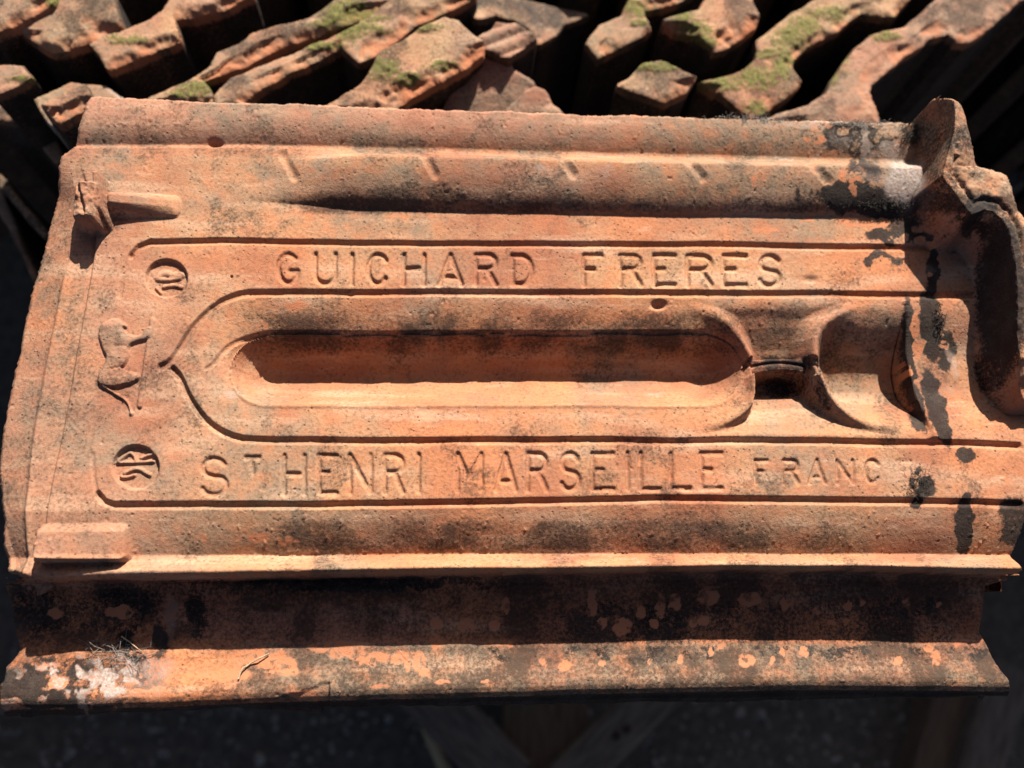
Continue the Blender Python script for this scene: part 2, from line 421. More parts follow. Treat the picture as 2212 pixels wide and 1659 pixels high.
# ---- near side roll and the drop to the side channel
s = np.clip((fy - L1082 - 12) / (L1193 - L1082 - 12), 0, 1)
q = np.clip((fy - L1193) / (L1240 - L1193), 0, 1)
lefte = sstep(200, 620, fx)
H += np.where((fy > L1082 + 12) & (fy <= L1193), -9.0 * (0.55 * s + 0.45 * s ** 2.2) * (0.45 + 0.55 * lefte), 0)
H += np.where(fy > L1193, (-9.0 + 9.4 * sstep(-0.1, 0.85, q)) * (0.45 + 0.55 * lefte) - 2.0 * np.clip((q - 0.72) / 0.28, 0, 1) ** 2, 0)
low = sstep(-1.5, 5, fy - L1240)
yy = fy - L1240
lipx = np.clip((fx - 10) / 2180, 0, 1)
yr = yy / (300 - 30 * lipx)                                 # 0 at the wall, 1 at the lip's front edge
chan = np.interp(yr, [0, 0.06, 0.2, 0.5, 0.62, 0.72, 0.79, 0.86, 0.90, 0.94, 0.97, 1.0, 1.1], [-19.5, -21.5, -22.5, -23, -22.8, -21.8, -20.4, -19.5, -19.6, -20.5, -22.0, -25, -29])
chan += 0.9 * (fbm(FX, FY, 120, 3, 44) - 0.5)
# chipped stretch of the lip and the stepped left end
chan -= 1.3 * (fx < 694) * sstep(0.0, 0.05, yr - 0.80 - np.clip(694 - fx, 0, 400) * 0.0011 + 0.03 * fine)
chan += 1.2 * sstep(385, 340, fx) * sstep(0.5, 0.6, yr)
H = H * (1 - low) + chan * low

# ---- left end: rounded broken end face and shallow rebate
reb = np.interp(FY, [330, 480, 540, 850, 1180, 1240], [170, 208, 205, 150, 84, 70])
edg = np.interp(FY, [330, 352, 420, 470, 520, 600, 700, 800, 920, 1110, 1240], [168, 130, 130, 115, 104, 76, 54, 30, 6, 4, 24])
notlow = 1 - low
lgate = sstep(338, 440, FY)
H -= 1.5 * sstep(3, -4, fx - reb) * notlow * lgate
H -= 3.6 * np.clip(1 - (fx - edg) / (0.50 * (reb - edg) + 1), 0, 1.3) ** 0.9 * notlow * lgate
H += 1.3 * np.exp(-((fx - edg - 0.55 * (reb - edg)) / 7) ** 2) * notlow * sstep(530, 640, FY) - 0.7 * np.exp(-((fx - reb + 3) / 4.0) ** 2) * notlow * lgate

# ---- batten lugs
def box_sd(cx, cy, hx, hy, ang, r):
    c, s_ = math.cos(ang), math.sin(ang)
    px = (FX - cx) * c + (FY - cy) * s_; py = -(FX - cx) * s_ + (FY - cy) * c
    ax = np.abs(px) - hx + r; ay = np.abs(py) - hy + r
    return np.hypot(np.maximum(ax, 0), np.maximum(ay, 0)) + np.minimum(np.maximum(ax, ay), 0) - r, px, py
rough = (fbm(FX, FY, 14, 3, 63) - 0.5)
b1, px, py = box_sd(206, 460, 28, 39, 0.10, 9)
lug1 = 13.0 * sstep(7, -5, b1 + rough * 8) + 2.2 * rough * (b1 < 0) - 2.5 * sstep(0, 40, -px - 4) * (b1 < 4)
f1, px, py = box_sd(231, 448, 8, 50, -0.06, 5)
fin1 = 11.0 * sstep(5, -3, f1) * sstep(60, 20, py)
t1, px, py = box_sd(312, 446, 80, 24, 0.02, 18)
tail1 = np.interp(px, [-80, 80], [7.5, 2.2]) * np.clip(-t1 / 17, 0, 1) ** 0.5 * (t1 < 0)
lugA = np.maximum(np.maximum(lug1, fin1), tail1)
H += lugA
b2, px, py = box_sd(178, 1172, 98, 42, -0.012, 16)
lug2 = np.interp(px, [-98, 98], [10.5, 6.0]) * sstep(3, -5, b2) * np.interp(py, [-42, -22, 42], [0.0, 0.62, 1])
H += lug2 * notlow

# ---- standing flange at the right end
crest = smooth_poly(toF([(2024, 205), (2040, 240), (2046, 285), (2036, 345), (2030, 385)], 23), 1, False) + \
        smooth_poly(toF([(2085, 478), (2122, 462), (2160, 492), (2180, 560), (2190, 640), (2196, 720), (2216, 790), (2250, 850)], 19), 1, False)
cpoly = crest + [(2400, 880), (2400, 150), crest[0]]
sc_ = sdf(fx, fy, cpoly)
fh = np.interp(FY, [260, 300, 360, 430, 500, 600, 700, 800, 860], [25, 30, 28, 25, 24, 23, 21, 17, 8])
base_w = np.interp(FY, [260, 380, 450, 520, 600, 800], [10, 14, 30, 34, 24, 16])
fl = fh * np.where(sc_ < 0, 1.0, np.clip(1 - sc_ / base_w, 0, 1) ** 1.8)
outer_round = 7.0 * np.clip(1 + SD / 34, 0, 1) ** 2
flm = np.where(sc_ < base_w, fl - outer_round * (sc_ < 0) - 3.0 * sstep(0, 60, -sc_) * (FY < 420), 0)
groove2 = 1.8 * np.exp(-((-sc_ - 22) / 5) ** 2) * (FY > 400) * (sc_ < 0)
base_here = H.copy()
H = np.where(flm > 0, np.maximum(H, flm - groove2), H)
is_flange = (H > base_here + 1.2) & (FX > 1930) & (FY < 900)
# right edge fades down, worn
H -= 3.5 * np.clip(1 + SD / 14, 0, 1) ** 2 * (FX > 2000) * (FY > 900) * notlow
H -= 1.6 * np.clip(1 + SD / 7, 0, 1) ** 2 * (FX < 1960)

# ---- roundels with monograms
PARTS = {}
def near(path, half, pad=30): return seg_dist(FX, FY, path, pad=pad)
def roundel(cx, cy, rx, ry, strokes, depth):
    global H
    el = (np.hypot((FX - cx) / rx, (FY - cy) / ry) - 1) * rx
    H -= depth * sstep(2.5, -3.0, el)
    up = np.zeros_like(FX); near_ = np.full(FX.shape, 1e9)
    for hw, pts in strokes:
        dd = seg_dist(FX, FY, smooth_poly(pts, 2, False), pad=30)
        up = np.maximum(up, np.where(dd < 20, np.clip(1 - (dd / hw) ** 2, 0, 1) ** 0.6, 0)); near_ = np.minimum(near_, dd - hw)
    H += up * (depth - 1.1) * (el < 0)
    return el < 2.5, (near_ < 0.5) & (el < 0)
ro1 = roundel(359, 600.5, 45, 40, [(7.5, [(338, 598), (345, 588), (358, 586), (372, 593), (390, 591)]), (5, [(340, 600), (360, 602), (386, 597)]),
      (4.2, [(350, 617), (370, 613), (390, 617)]), (3.4, [(335, 619), (345, 630)])], 2.1)
ro2 = roundel(293, 1009, 50, 47, [(3.6, [(250, 998), (290, 997), (329, 995)]), (4.0, [(253, 994), (267, 983), (279, 975), (288, 984), (290, 993)]),
      (4.2, [(302, 988), (318, 981), (332, 979)]), (4.4, [(266, 1021), (278, 1015), (290, 1011), (303, 1013), (310, 1019), (321, 1024)]),
      (3.6, [(259, 1029), (271, 1030), (288, 1025)])], 2.2)

# ---- pressed animal mark standing on a bar, turned a quarter
cv = lambda pts: [(190 + a * 0.15105, 665.3 + b * 0.15105) for a, b in pts]
A1 = smooth_poly(cv([(175, 330), (200, 240), (300, 190), (420, 168), (470, 208), (575, 268), (490, 290), (560, 390), (680, 425), (790, 395), (850, 280), (930, 285),
      (915, 430), (850, 455), (680, 492), (580, 560), (590, 680), (560, 770), (510, 840), (470, 880), (700, 955), (760, 1000), (640, 1080), (540, 1105), (420, 1135), (300, 1140), (150, 1090),
      (165, 950), (230, 870), (290, 700), (240, 640), (200, 520), (165, 420)]), 1)
sa = sdf(FX, FY, A1) - 2.5
tail = seg_dist(FX, FY, smooth_poly(cv([(190, 1110), (330, 1185), (430, 1255), (540, 1310), (600, 1400), (622, 1500)]), 2, False), pad=30)
barp = seg_dist(FX, FY, cv([(925, 180), (885, 460), (835, 800), (785, 1150), (745, 1400)]), pad=30)
tuft = np.hypot(FX - 284, FY - 893)
emb = np.maximum.reduce([1.5 * np.clip(-sa / 4, 0, 1) + 1.2 * np.clip(-sa / 18, 0, 1) ** 0.7, np.where(tail < 10, 1.5 * np.clip(1 - (tail / 3.2) ** 2, 0, 1), 0),
                         np.where(barp < 15, 1.2 * np.clip(1 - (barp / 6.5) ** 4, 0, 1), 0), 1.3 * np.clip(1 - (tuft / 6) ** 2, 0, 1)])
# waist and mane lines
emb -= np.where(seg_dist(FX, FY, cv([(360, 885), (480, 860), (720, 860)]), pad=20) < 2.2, 0.5, 0) * (sa < 0)
emb -= 0.5 * np.exp(-((seg_dist(FX, FY, cv([(400, 560), (560, 555)]), pad=25)) / 2.0) ** 2) * (sa < 0)
emb = np.clip(emb, 0, 3) * (0.8 + 0.5 * fine)
H += emb

# ---- lettering, pressed in
def arc(cx, cy, rx, ry, a0, a1, n=9):
    return [(cx + rx * math.cos(math.radians(a0 + (a1 - a0) * i / n)), cy - ry * math.sin(math.radians(a0 + (a1 - a0) * i / n))) for i in range(n + 1)]
GL = {  # strokes in a unit cell, y down
 'G': [arc(.5, .5, .5, .5, 45, 345, 14) + [(.98, .60), (.6, .60)]],
 'U': [[(0, 0), (0, .68)] + arc(.5, .68, .5, .32, 180, 360, 8) + [(1, 0)]],
 'I': [[(.5, 0), (.5, 1)]],
 'C': [arc(.5, .5, .5, .5, 38, 322, 14)],
 'H': [[(0, 0), (0, 1)], [(1, 0), (1, 1)], [(0, .47), (1, .47)]],
 'A': [[(0, 1), (.5, 0), (1, 1)], [(.2, .76), (.8, .76)]],
 'R': [[(0, 1), (0, 0), (.6, 0)] + arc(.62, .23, .36, .23, 80, -80, 6) + [(.6, .46), (0, .46)], [(.55, .46), (1, 1)]],
 'D': [[(0, 0), (0, 1), (.45, 1)] + arc(.45, .5, .55, .5, -80, 80, 10) + [(.45, 0), (0, 0)]],
 'F': [[(0, 1), (0, 0), (1, 0)], [(0, .46), (.55, .46)]],
 'E': [[(1, 0), (0, 0), (0, 1), (1, 1)], [(0, .46), (.5, .46)]],
 'S': [arc(.5, .25, .45, .25, 20, 230, 9) + [(.5, .5)] + arc(.5, .74, .5, .26, 50, -160, 10)],
 'T': [[(0, 0), (1, 0)], [(.5, 0), (.5, 1)]],
 'N': [[(0, 1), (0, 0), (1, 1), (1, 0)]],
 'M': [[(0, 1), (0, 0), (.45, .66), (1, 0), (1, 1)]],
 'L': [[(0, 0), (0, 1), (1, 1)]],
}
LETTERS = [(ch, x0, x1, y0, y1, 6.3, 1.55) for ch, x0, x1, y0, y1 in (
  ('G', 596, 648, 544, 615), ('U', 676, 729, 544, 617), ('I', 753, 767, 545, 617), ('C', 790, 842, 546, 617), ('H', 867, 921, 546, 618), ('A', 944, 1002, 546, 619),
  ('R', 1023, 1077, 546, 619), ('D', 1102, 1154, 547, 618), ('F', 1256, 1304, 547, 620), ('R', 1335, 1389, 547, 620), ('E', 1408, 1463, 547, 620), ('R', 1481, 1542, 548, 620),
  ('E', 1558, 1616, 548, 621), ('S', 1636, 1690, 548, 622))]
LETTERS += [(ch, x0, x1, y0, y1, 6.3, 1.25) for ch, x0, x1, y0, y1 in (
  ('S', 431, 494, 985, 1074), ('T', 526, 564, 984, 1026), ('H', 609, 662, 980, 1072), ('E', 684, 732, 979, 1070), ('N', 751, 805, 978, 1068), ('R', 826, 876, 978, 1068), ('I', 897, 911, 977, 1066),
  ('M', 984, 1045, 976, 1064), ('A', 1066, 1119, 976, 1064), ('R', 1135, 1186, 976, 1064), ('S', 1207, 1255, 975, 1063), ('E', 1275, 1330, 975, 1062), ('I', 1348, 1363, 975, 1061),
  ('L', 1379, 1431, 975, 1062), ('L', 1444, 1496, 975, 1061), ('E', 1509, 1563, 974, 1061))]
LETTERS += [(ch, x0, x1, y0, y1, 5.0, 1.05) for ch, x0, x1, y0, y1 in (
  ('F', 1628, 1662, 991, 1048), ('R', 1688, 1729, 991, 1048), ('A', 1744, 1787, 990, 1047), ('N', 1806, 1847, 991, 1047), ('C', 1866, 1904, 990, 1046), ('E', 1935, 1972, 992, 1046))]
label = np.zeros(FX.shape, np.int16)                # 0 body, then one number per part
part_names = ['body']; part_parent = [None]
lx = FX + (fbm(FX, FY, 30, 2, 91) - 0.5) * 3.0; ly = FY + (fbm(FX, FY, 30, 2, 92) - 0.5) * 3.0
for k, (ch, x0, x1, y0, y1, hw, dp) in enumerate(LETTERS):
    hw *= 1.1; dp *= 0.95
    ins = hw * 0.72
    if ch == 'E' and x0 == 1935: dp = 0.35          # nearly worn away
    dd = np.full(FX.shape, 1e9)
    for st in GL[ch]:
        pts = [(x0 + ins + a * (x1 - x0 - 2 * ins), y0 + ins + b * (y1 - y0 - 2 * ins)) for a, b in st]
        dd = np.minimum(dd, seg_dist(lx, ly, pts, pad=12))
    cut = np.where(dd < 10, np.interp(dd, [0, hw * 0.42, hw * 0.78, hw * 1.1], [dp, dp * 0.95, dp * 0.32, 0]), 0)
    cut *= 0.88 + 0.5 * (fbm(FX, FY, 24, 2, 300 + k) - 0.5)
    H -= cut
    part_names.append('letter'); part_parent.append(None)
    label[dd < hw * 1.1] = len(part_names) - 1
def add_part(name, m, parent=None):
    part_names.append(name); part_parent.append(parent); label[m] = len(part_names) - 1
    return len(part_names) - 1
r1 = add_part('roundel', ro1[0]); add_part('monogram', ro1[1], r1)
r2 = add_part('roundel', ro2[0]); add_part('monogram', ro2[1], r2)
add_part('animal_emblem', emb > 0.05)
add_part('batten_lug', (lugA > 0.25) & (FX < 420)); add_part('batten_lug', (lug2 > 0.25) & (low < 0.5))
add_part('wire_nib', bar < 3.5)
add_part('end_flange', is_flange)
add_part('side_channel', low > 0.5)

# ---- surface roughness of the fired clay
H += 0.55 * (fbm(FX, FY, 230, 3, 11) - 0.5) + 0.36 * (fbm(FX, FY, 34, 3, 12) - 0.5) + 0.11 * (fbm(FX, FY, 8, 3, 13) - 0.5) + 1.6 * (fbm(FX, FY, 16, 3, 17) - 0.5) * is_flange
pit = fbm(FX, FY, 11, 2, 14); H -= 0.35 * sstep(0.82, 0.92, pit)
bumpy = fbm(FX, FY, 9, 2, 15); H += 0.22 * sstep(0.76, 0.88, bumpy) * (0.3 + 0.7 * sstep(1095, 1120, FY) + 0.8 * sstep(.45, .6, fbm(FX, FY, 120, 3, 16)))

# ---- wear maps with some painted shade, placed where the finished surface lies
Z = H * 0.001
PX, PY = proj(X, Y, Z)
wx = PX + (fbm(PX, PY, 42, 4, 31) - 0.5) * 52; wy = PY + (fbm(PX, PY, 42, 4, 32) - 0.5) * 52
wfx = PX + (fbm(PX, PY, 18, 4, 33) - 0.5) * 20; wfy = PY + (fbm(PX, PY, 18, 4, 34) - 0.5) * 20
def blob(cx, cy, rx, ry, soft=0.35, ang=0.0, fine_=False):
    ax, ay = (wfx, wfy) if fine_ else (wx, wy)
    c, s_ = math.cos(ang), math.sin(ang)
    u = (ax - cx) * c + (ay - cy) * s_; v = -(ax - cx) * s_ + (ay - cy) * c
    return sstep(1 + soft, 1 - soft, np.hypot(u / rx, v / ry))
def mx(*a): return np.maximum.reduce(a)
big = fbm(PX, PY, 260, 4, 41); mid = fbm(PX, PY, 80, 4, 42); small = fbm(PX, PY, 26, 4, 43)
isl = low > 0.5
strip = lambda y0, y1, y2, y3: sstep(y0, y1, PY) * sstep(y3, y2, PY)
# soot / black crust, with some shade painted in
soot = mx(blob(1900, 432, 130, 40), blob(1880, 268, 110, 10, .6) * (.3 + .8 * small), blob(1900, 330, 80, 16, .6) * (.25 + .7 * small), blob(1960, 470, 60, 30, .5) * .8, blob(1780, 425, 60, 30) * sstep(.45, .55, mid), blob(1850, 298, 90, 36) * sstep(.32, .5, small), blob(1950, 505, 90, 22) * sstep(.3, .5, small),
          blob(1900, 560, 60, 16) * sstep(.45, .55, small) * .8, blob(1870, 375, 40, 60) * sstep(.48, .56, small),
          blob(2010, 700, 22, 85, .3, -0.08, fine_=True), blob(2022, 880, 22, 90, .3, -0.28, fine_=True), blob(2015, 590, 14, 60, .3, fine_=True), blob(1965, 740, 16, 100, .3, -0.05, fine_=True), blob(1970, 860, 22, 80, .3, -0.3, fine_=True), blob(2045, 760, 20, 45, fine_=True),
          blob(2083, 1135, 22, 62, .25, fine_=True), blob(1985, 1045, 34, 30) * sstep(.45, .55, small), blob(1982, 1085, 12, 18, fine_=True), blob(2085, 985, 24, 16, fine_=True), blob(2090, 1075, 10, 10, fine_=True),
          blob(2190, 1130, 40, 60) * .8, blob(1690, 786, 82, 20, .5, fine_=True) * (.45 + .5 * small), blob(1776, 850, 16, 50, .5, -.35, fine_=True) * .6,  blob(1692, 828, 66, 40, .6) * (.35 + .6 * small),  # nib hole and the crease beside it: soot plus painted shade
          blob(2165, 640, 62, 190, fine_=True) * .85, blob(2110, 470, 50, 60, fine_=True) * sstep(.4, .5, small) * .8, blob(2140, 800, 40, 60, fine_=True) * .7, strip(262, 272, 318, 338) * sstep(1480, 1900, wx) * (.25 + .5 * small), blob(2010, 330, 30, 100, .6) * (.2 + .6 * small), blob(2045, 420, 34, 60, .6) * .6, strip(345, 360, 445, 465) * sstep(1600, 1950, wx) * (.1 + .45 * small))  # flange's inner face: soot that also paints its shade darker
soot_shade_low = mx(blob(140, 1475, 160, 60, .5) * (.35 + .6 * sstep(.3, .55, small)), blob(290, 1440, 60, 34) * sstep(.4, .5, small), blob(120, 1512, 170, 26, .4) * .9, blob(40, 1480, 50, 60), blob(310, 1385, 60, 40) * sstep(.4, .55, mid),
              (.30 + .42 * mid) * sstep(960, 1300, wx) * sstep(1262, 1320, wy) * sstep(1402, 1384, PY) * sstep(2160, 2020, wx),
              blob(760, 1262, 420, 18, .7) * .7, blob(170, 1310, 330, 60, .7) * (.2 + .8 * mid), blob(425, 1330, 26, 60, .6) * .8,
              sstep(0.55, 0.62, small) * sstep(900, 1100, wx) * sstep(1385, 1400, PY) * sstep(1450, 1420, PY) * 0.62,
              sstep(0.965, 0.99, yr) * 0.9)  # shade painted along the lip's front edge, where it rounds over
soot = np.where(isl, soot_shade_low, soot)
# fresh clay where the crust has flaked off
spots = [(1772, 304, 14, 9), (1740, 302, 8, 6), (1822, 380, 8, 14), (1850, 392, 14, 7), (1845, 412, 12, 14), (1627, 385, 9, 8), (1628, 402, 6, 6), (2010, 530, 10, 8), (1990, 520, 12, 7),
         (2085, 628, 8, 5), (2068, 650, 12, 5), (1978, 705, 10, 26), (1957, 800, 16, 20), (1860, 480, 60, 10), (2177, 1035, 9, 13), (2155, 1000, 8, 6), (1745, 480, 20, 5), (1655, 498, 30, 5), (2012, 596, 6, 6),
         (640, 660, 28, 12), (565, 700, 16, 10), (436, 1162, 12, 9), (560, 1160, 24, 10), (620, 1168, 22, 9), (655, 1500, 34, 12), (610, 1170, 6, 5), (2035, 745, 12, 10), (1985, 755, 12, 22)]
spots += [(905, 1428, 16, 22), (945, 1385, 16, 14), (920, 1450, 13, 12), (870, 1420, 40, 12), (800, 1420, 50, 12), (878, 1440, 6, 12), (1105, 1395, 5, 9), (1172, 1432, 8, 13), (1223, 1438, 12, 12), (1300, 1433, 10, 9), (1405, 1432, 5, 10),
          (1468, 1428, 8, 12), (1535, 1408, 6, 14), (1555, 1392, 9, 7), (1612, 1425, 18, 12), (1670, 1428, 7, 7), (1692, 1412, 5, 7), (1737, 1408, 8, 12), (1940, 1430, 9, 9), (2005, 1398, 10, 10), (2022, 1420, 12, 18), (2070, 1385, 8, 16),
          (1005, 1350, 20, 14), (945, 1345, 12, 12), (1015, 1315, 8, 9), (1092, 1310, 6, 16), (1070, 1350, 10, 12), (1280, 1300, 10, 34), (1300, 1345, 9, 14), (1345, 1357, 21, 18), (1385, 1325, 10, 14), (1412, 1350, 8, 10), (1430, 1310, 10, 26),
          (1460, 1300, 14, 20), (1530, 1290, 22, 18), (1500, 1345, 10, 14), (1518, 1340, 10, 12), (1620, 1295, 22, 14), (1695, 1305, 8, 16), (1760, 1322, 6, 8), (1795, 1346, 7, 8), (1830, 1308, 8, 7), (1829, 1343, 7, 8), (1862, 1300, 7, 8), (1957, 1308, 7, 9), (2030, 1305, 6, 7),
          (130, 1480, 18, 10), (735, 1400, 70, 16), (560, 1420, 60, 22), (620, 1440, 26, 22), (470, 1455, 70, 12), (330, 1500, 50, 14), (590, 1450, 6, 5), (120, 1322, 16, 14), (260, 1320, 30, 14), (820, 1480, 24, 6), (955, 1476, 18, 5), (1050, 1476, 14, 4)]
fresh = np.zeros_like(PX)
for (cx, cy, rx, ry) in spots:
    m = (np.abs(PX - cx) < rx * 2 + 20) & (np.abs(PY - cy) < ry * 2 + 20)
    if m.any():
        v = sstep(1.12, 0.88, np.hypot((wfx[m] - cx) / rx, (wfy[m] - cy) / ry)) * (1 if cy < 1385 or cx < 720 else .85); fresh[m] = np.maximum(fresh[m], v)
fresh *= 0.92 * (1 - .8 * sstep(.56, .68, fbm(PX, PY, 12, 3, 72)))
soot = soot * (1 - fresh)
# lime bloom
lime = mx(blob(1954, 392, 46, 60, .6) * (.65 + .75 * small), blob(1890, 378, 60, 22, .8) * .55 * sstep(.3, .6, small), blob(1938, 322, 36, 26, .7) * .75, blob(1880, 310, 60, 24) * sstep(.4, .6, small) * .7, blob(1998, 440, 16, 80, .7) * .4, blob(1780, 266, 220, 9, .8) * .6, blob(1880, 300, 110, 40, .9) * .6 * sstep(.45, .6, small),
          blob(1680, 342, 24, 3) * .8, blob(1750, 344, 20, 3) * .7, blob(610, 645, 8, 3) * .0, blob(1160, 365, 12, 14, .3, -.5) * .6, blob(1310, 375, 18, 22) * .5, blob(450, 520, 30, 18) * .0,
          blob(504, 850, 16, 10, .5, .6) * .6, blob(1415, 850, 34, 5) * .55, blob(2060, 780, 10, 45, .5, -.2) * .6, blob(2050, 850, 40, 10) * .4, blob(200, 1172, 28, 22) * .3, blob(250, 1140, 14, 4) * .6, blob(985, 900, 8, 6) * .6,
          blob(2000, 590, 20, 16) * .45, blob(2085, 720, 20, 40) * .3, blob(270, 480, 16, 10) * .35, blob(262, 418, 16, 6) * .35)
lime_low = mx(blob(330, 1440, 52, 32, .6) * (.3 + .55 * small), blob(235, 1480, 60, 26) * sstep(.42, .55, small), blob(245, 1440, 50, 26) * sstep(.48, .58, small) * .8, blob(115, 1455, 12, 24) * sstep(.45, .55, small), blob(175, 1460, 12, 18) * sstep(.5, .55, small), blob(250, 1505, 90, 12, .7) * .5, blob(30, 1530, 30, 8) * .6, blob(150, 1475, 170, 60, .8) * .85 * sstep(.50, .66, fbm(PX, PY, 30, 5, 71)), blob(310, 1470, 90, 40, .8) * .45,
              blob(365, 1340, 16, 60) * .5)
lime = np.where(isl, lime_low, lime)
soot = soot * (1 - 0.7 * np.clip(lime, 0, 1))
# sooty grime that settled on the sheltered sides, patchy; channel and flange also get painted shade
grime_shade = mx(strip(395, 440, 452, 472) * sstep(560, 650, wx) * (.45 + .6 * sstep(.3, .6, big)), strip(280, 325, 332, 350) * sstep(.25, .75, mid) * .55, strip(640, 705, 735, 800) * sstep(430, 600, wx) * sstep(1650, 1560, wx) * (.5 + .6 * sstep(.25, .7, mid)) * .95,
           strip(1098, 1140, 1180, 1204) * sstep(420, 700, wx) * sstep(2000, 1700, wx) * (.45 + .6 * sstep(.25, .7, mid)) * .85, blob(1680, 690, 130, 50) * .45, blob(1870, 720, 90, 50) * .5, blob(1605, 860, 40, 50) * .5, blob(1790, 780, 30, 60) * .7,
           sstep(.50, .74, mid) * .55, (.10 + .2 * big), sstep(500, 150, wx) * (.1 + .5 * mid), blob(900, 430, 130, 30) * .7, blob(1150, 425, 120, 26) * .6, blob(1580, 700, 60, 40) * .6, blob(740, 1010, 50, 30) * .5, blob(600, 920, 40, 20) * .5, blob(1380, 560, 200, 50) * .28,
           blob(120, 650, 60, 200) * .28, blob(2060, 300, 70, 110) * .5, blob(1700, 400, 330, 50, .7) * .38, strip(262, 280, 325, 340) * sstep(1250, 1700, wx) * .4, blob(1995, 350, 30, 120) * .6, blob(1750, 1120, 300, 20) * .3)
grime_shade = np.where(isl, 0.40 + 0.35 * sstep(.42, .65, mid) + .18 * sstep(1395, 1370, PY) + .22 * sstep(1390, 1405, PY) * sstep(600, 800, wx), grime_shade) * (1 - 0.8 * fresh)  # extra darkening in the channel deepens its cast shadow
pink = mx(strip(190, 215, 300, 330) * sstep(1500, 1150, wx) * .65, sstep(560, 250, wx) * .5 * sstep(.3, .6, big), blob(90, 1100, 60, 200) * .5, blob(1210, 390, 130, 30) * .5, blob(1120, 400, 60, 40) * .4, blob(250, 960, 110, 60) * .45, blob(2080, 520, 60, 60) * .6, blob(2110, 700, 50, 80) * .4,
          blob(1120, 1000, 90, 26) * .15)
pink = np.where(isl, mx(blob(650, 1350, 300, 50) * .5, blob(320, 1450, 60, 40) * .6), pink)
tanm = mx(blob(1500, 590, 280, 60) * .75, blob(430, 440, 260, 100) * .7, strip(1200, 1215, 1228, 1245) * .8 * sstep(.25, .5, mid), strip(455, 470, 505, 520) * .6 * sstep(.3, .55, mid), blob(1850, 1060, 220, 70) * .55, strip(335, 340, 352, 372) * .7, blob(1500, 400, 420, 46) * .55, blob(420, 930, 180, 120) * .5,
          blob(180, 800, 60, 200) * .4, sstep(.46, .64, big) * .6)
tanm = np.where(isl, strip(1446, 1465, 1500, 1520) * .45 * sstep(500, 800, wx), tanm)
grey = mx(strip(190, 215, 440, 470) * (.15 + .75 * sstep(.35, .65, fbm(PX, PY, 120, 5, 81))), .12 + .25 * sstep(.4, .65, fbm(PX, PY, 90, 5, 82)), strip(1095, 1110, 1190, 1205) * .55 * sstep(.35, .6, big), strip(190, 230, 320, 345) * sstep(1100, 1500, wx) * .95, blob(1640, 395, 380, 46, .6) * .85, blob(80, 700, 60, 330) * sstep(.3, .5, mid) * .7, sstep(.44, .66, fbm(PX, PY, 190, 5, 48)) * .8, sstep(440, 120, wx) * (.25 + .5 * mid), np.clip(emb, 0, 1) * .8, blob(440, 980, 60, 50) * .5, blob(190, 440, 34, 50) * .8, blob(170, 1170, 100, 30) * .5,
          blob(2060, 300, 60, 100) * .7, blob(640, 1000, 50, 40) * .25, blob(800, 420, 200, 40) * .35)
grey = np.where(isl, strip(1385, 1395, 1505, 1520) * sstep(420, 640, wx), grey)
moss = np.zeros_like(PX)
m1 = np.stack([soot, lime, fresh, grime_shade], -1).reshape(-1, 4); m2 = np.stack([pink, tanm, moss, grey], -1).reshape(-1, 4)
m1 = np.clip(m1, 0, 1); m2 = np.clip(m2, 0, 1)

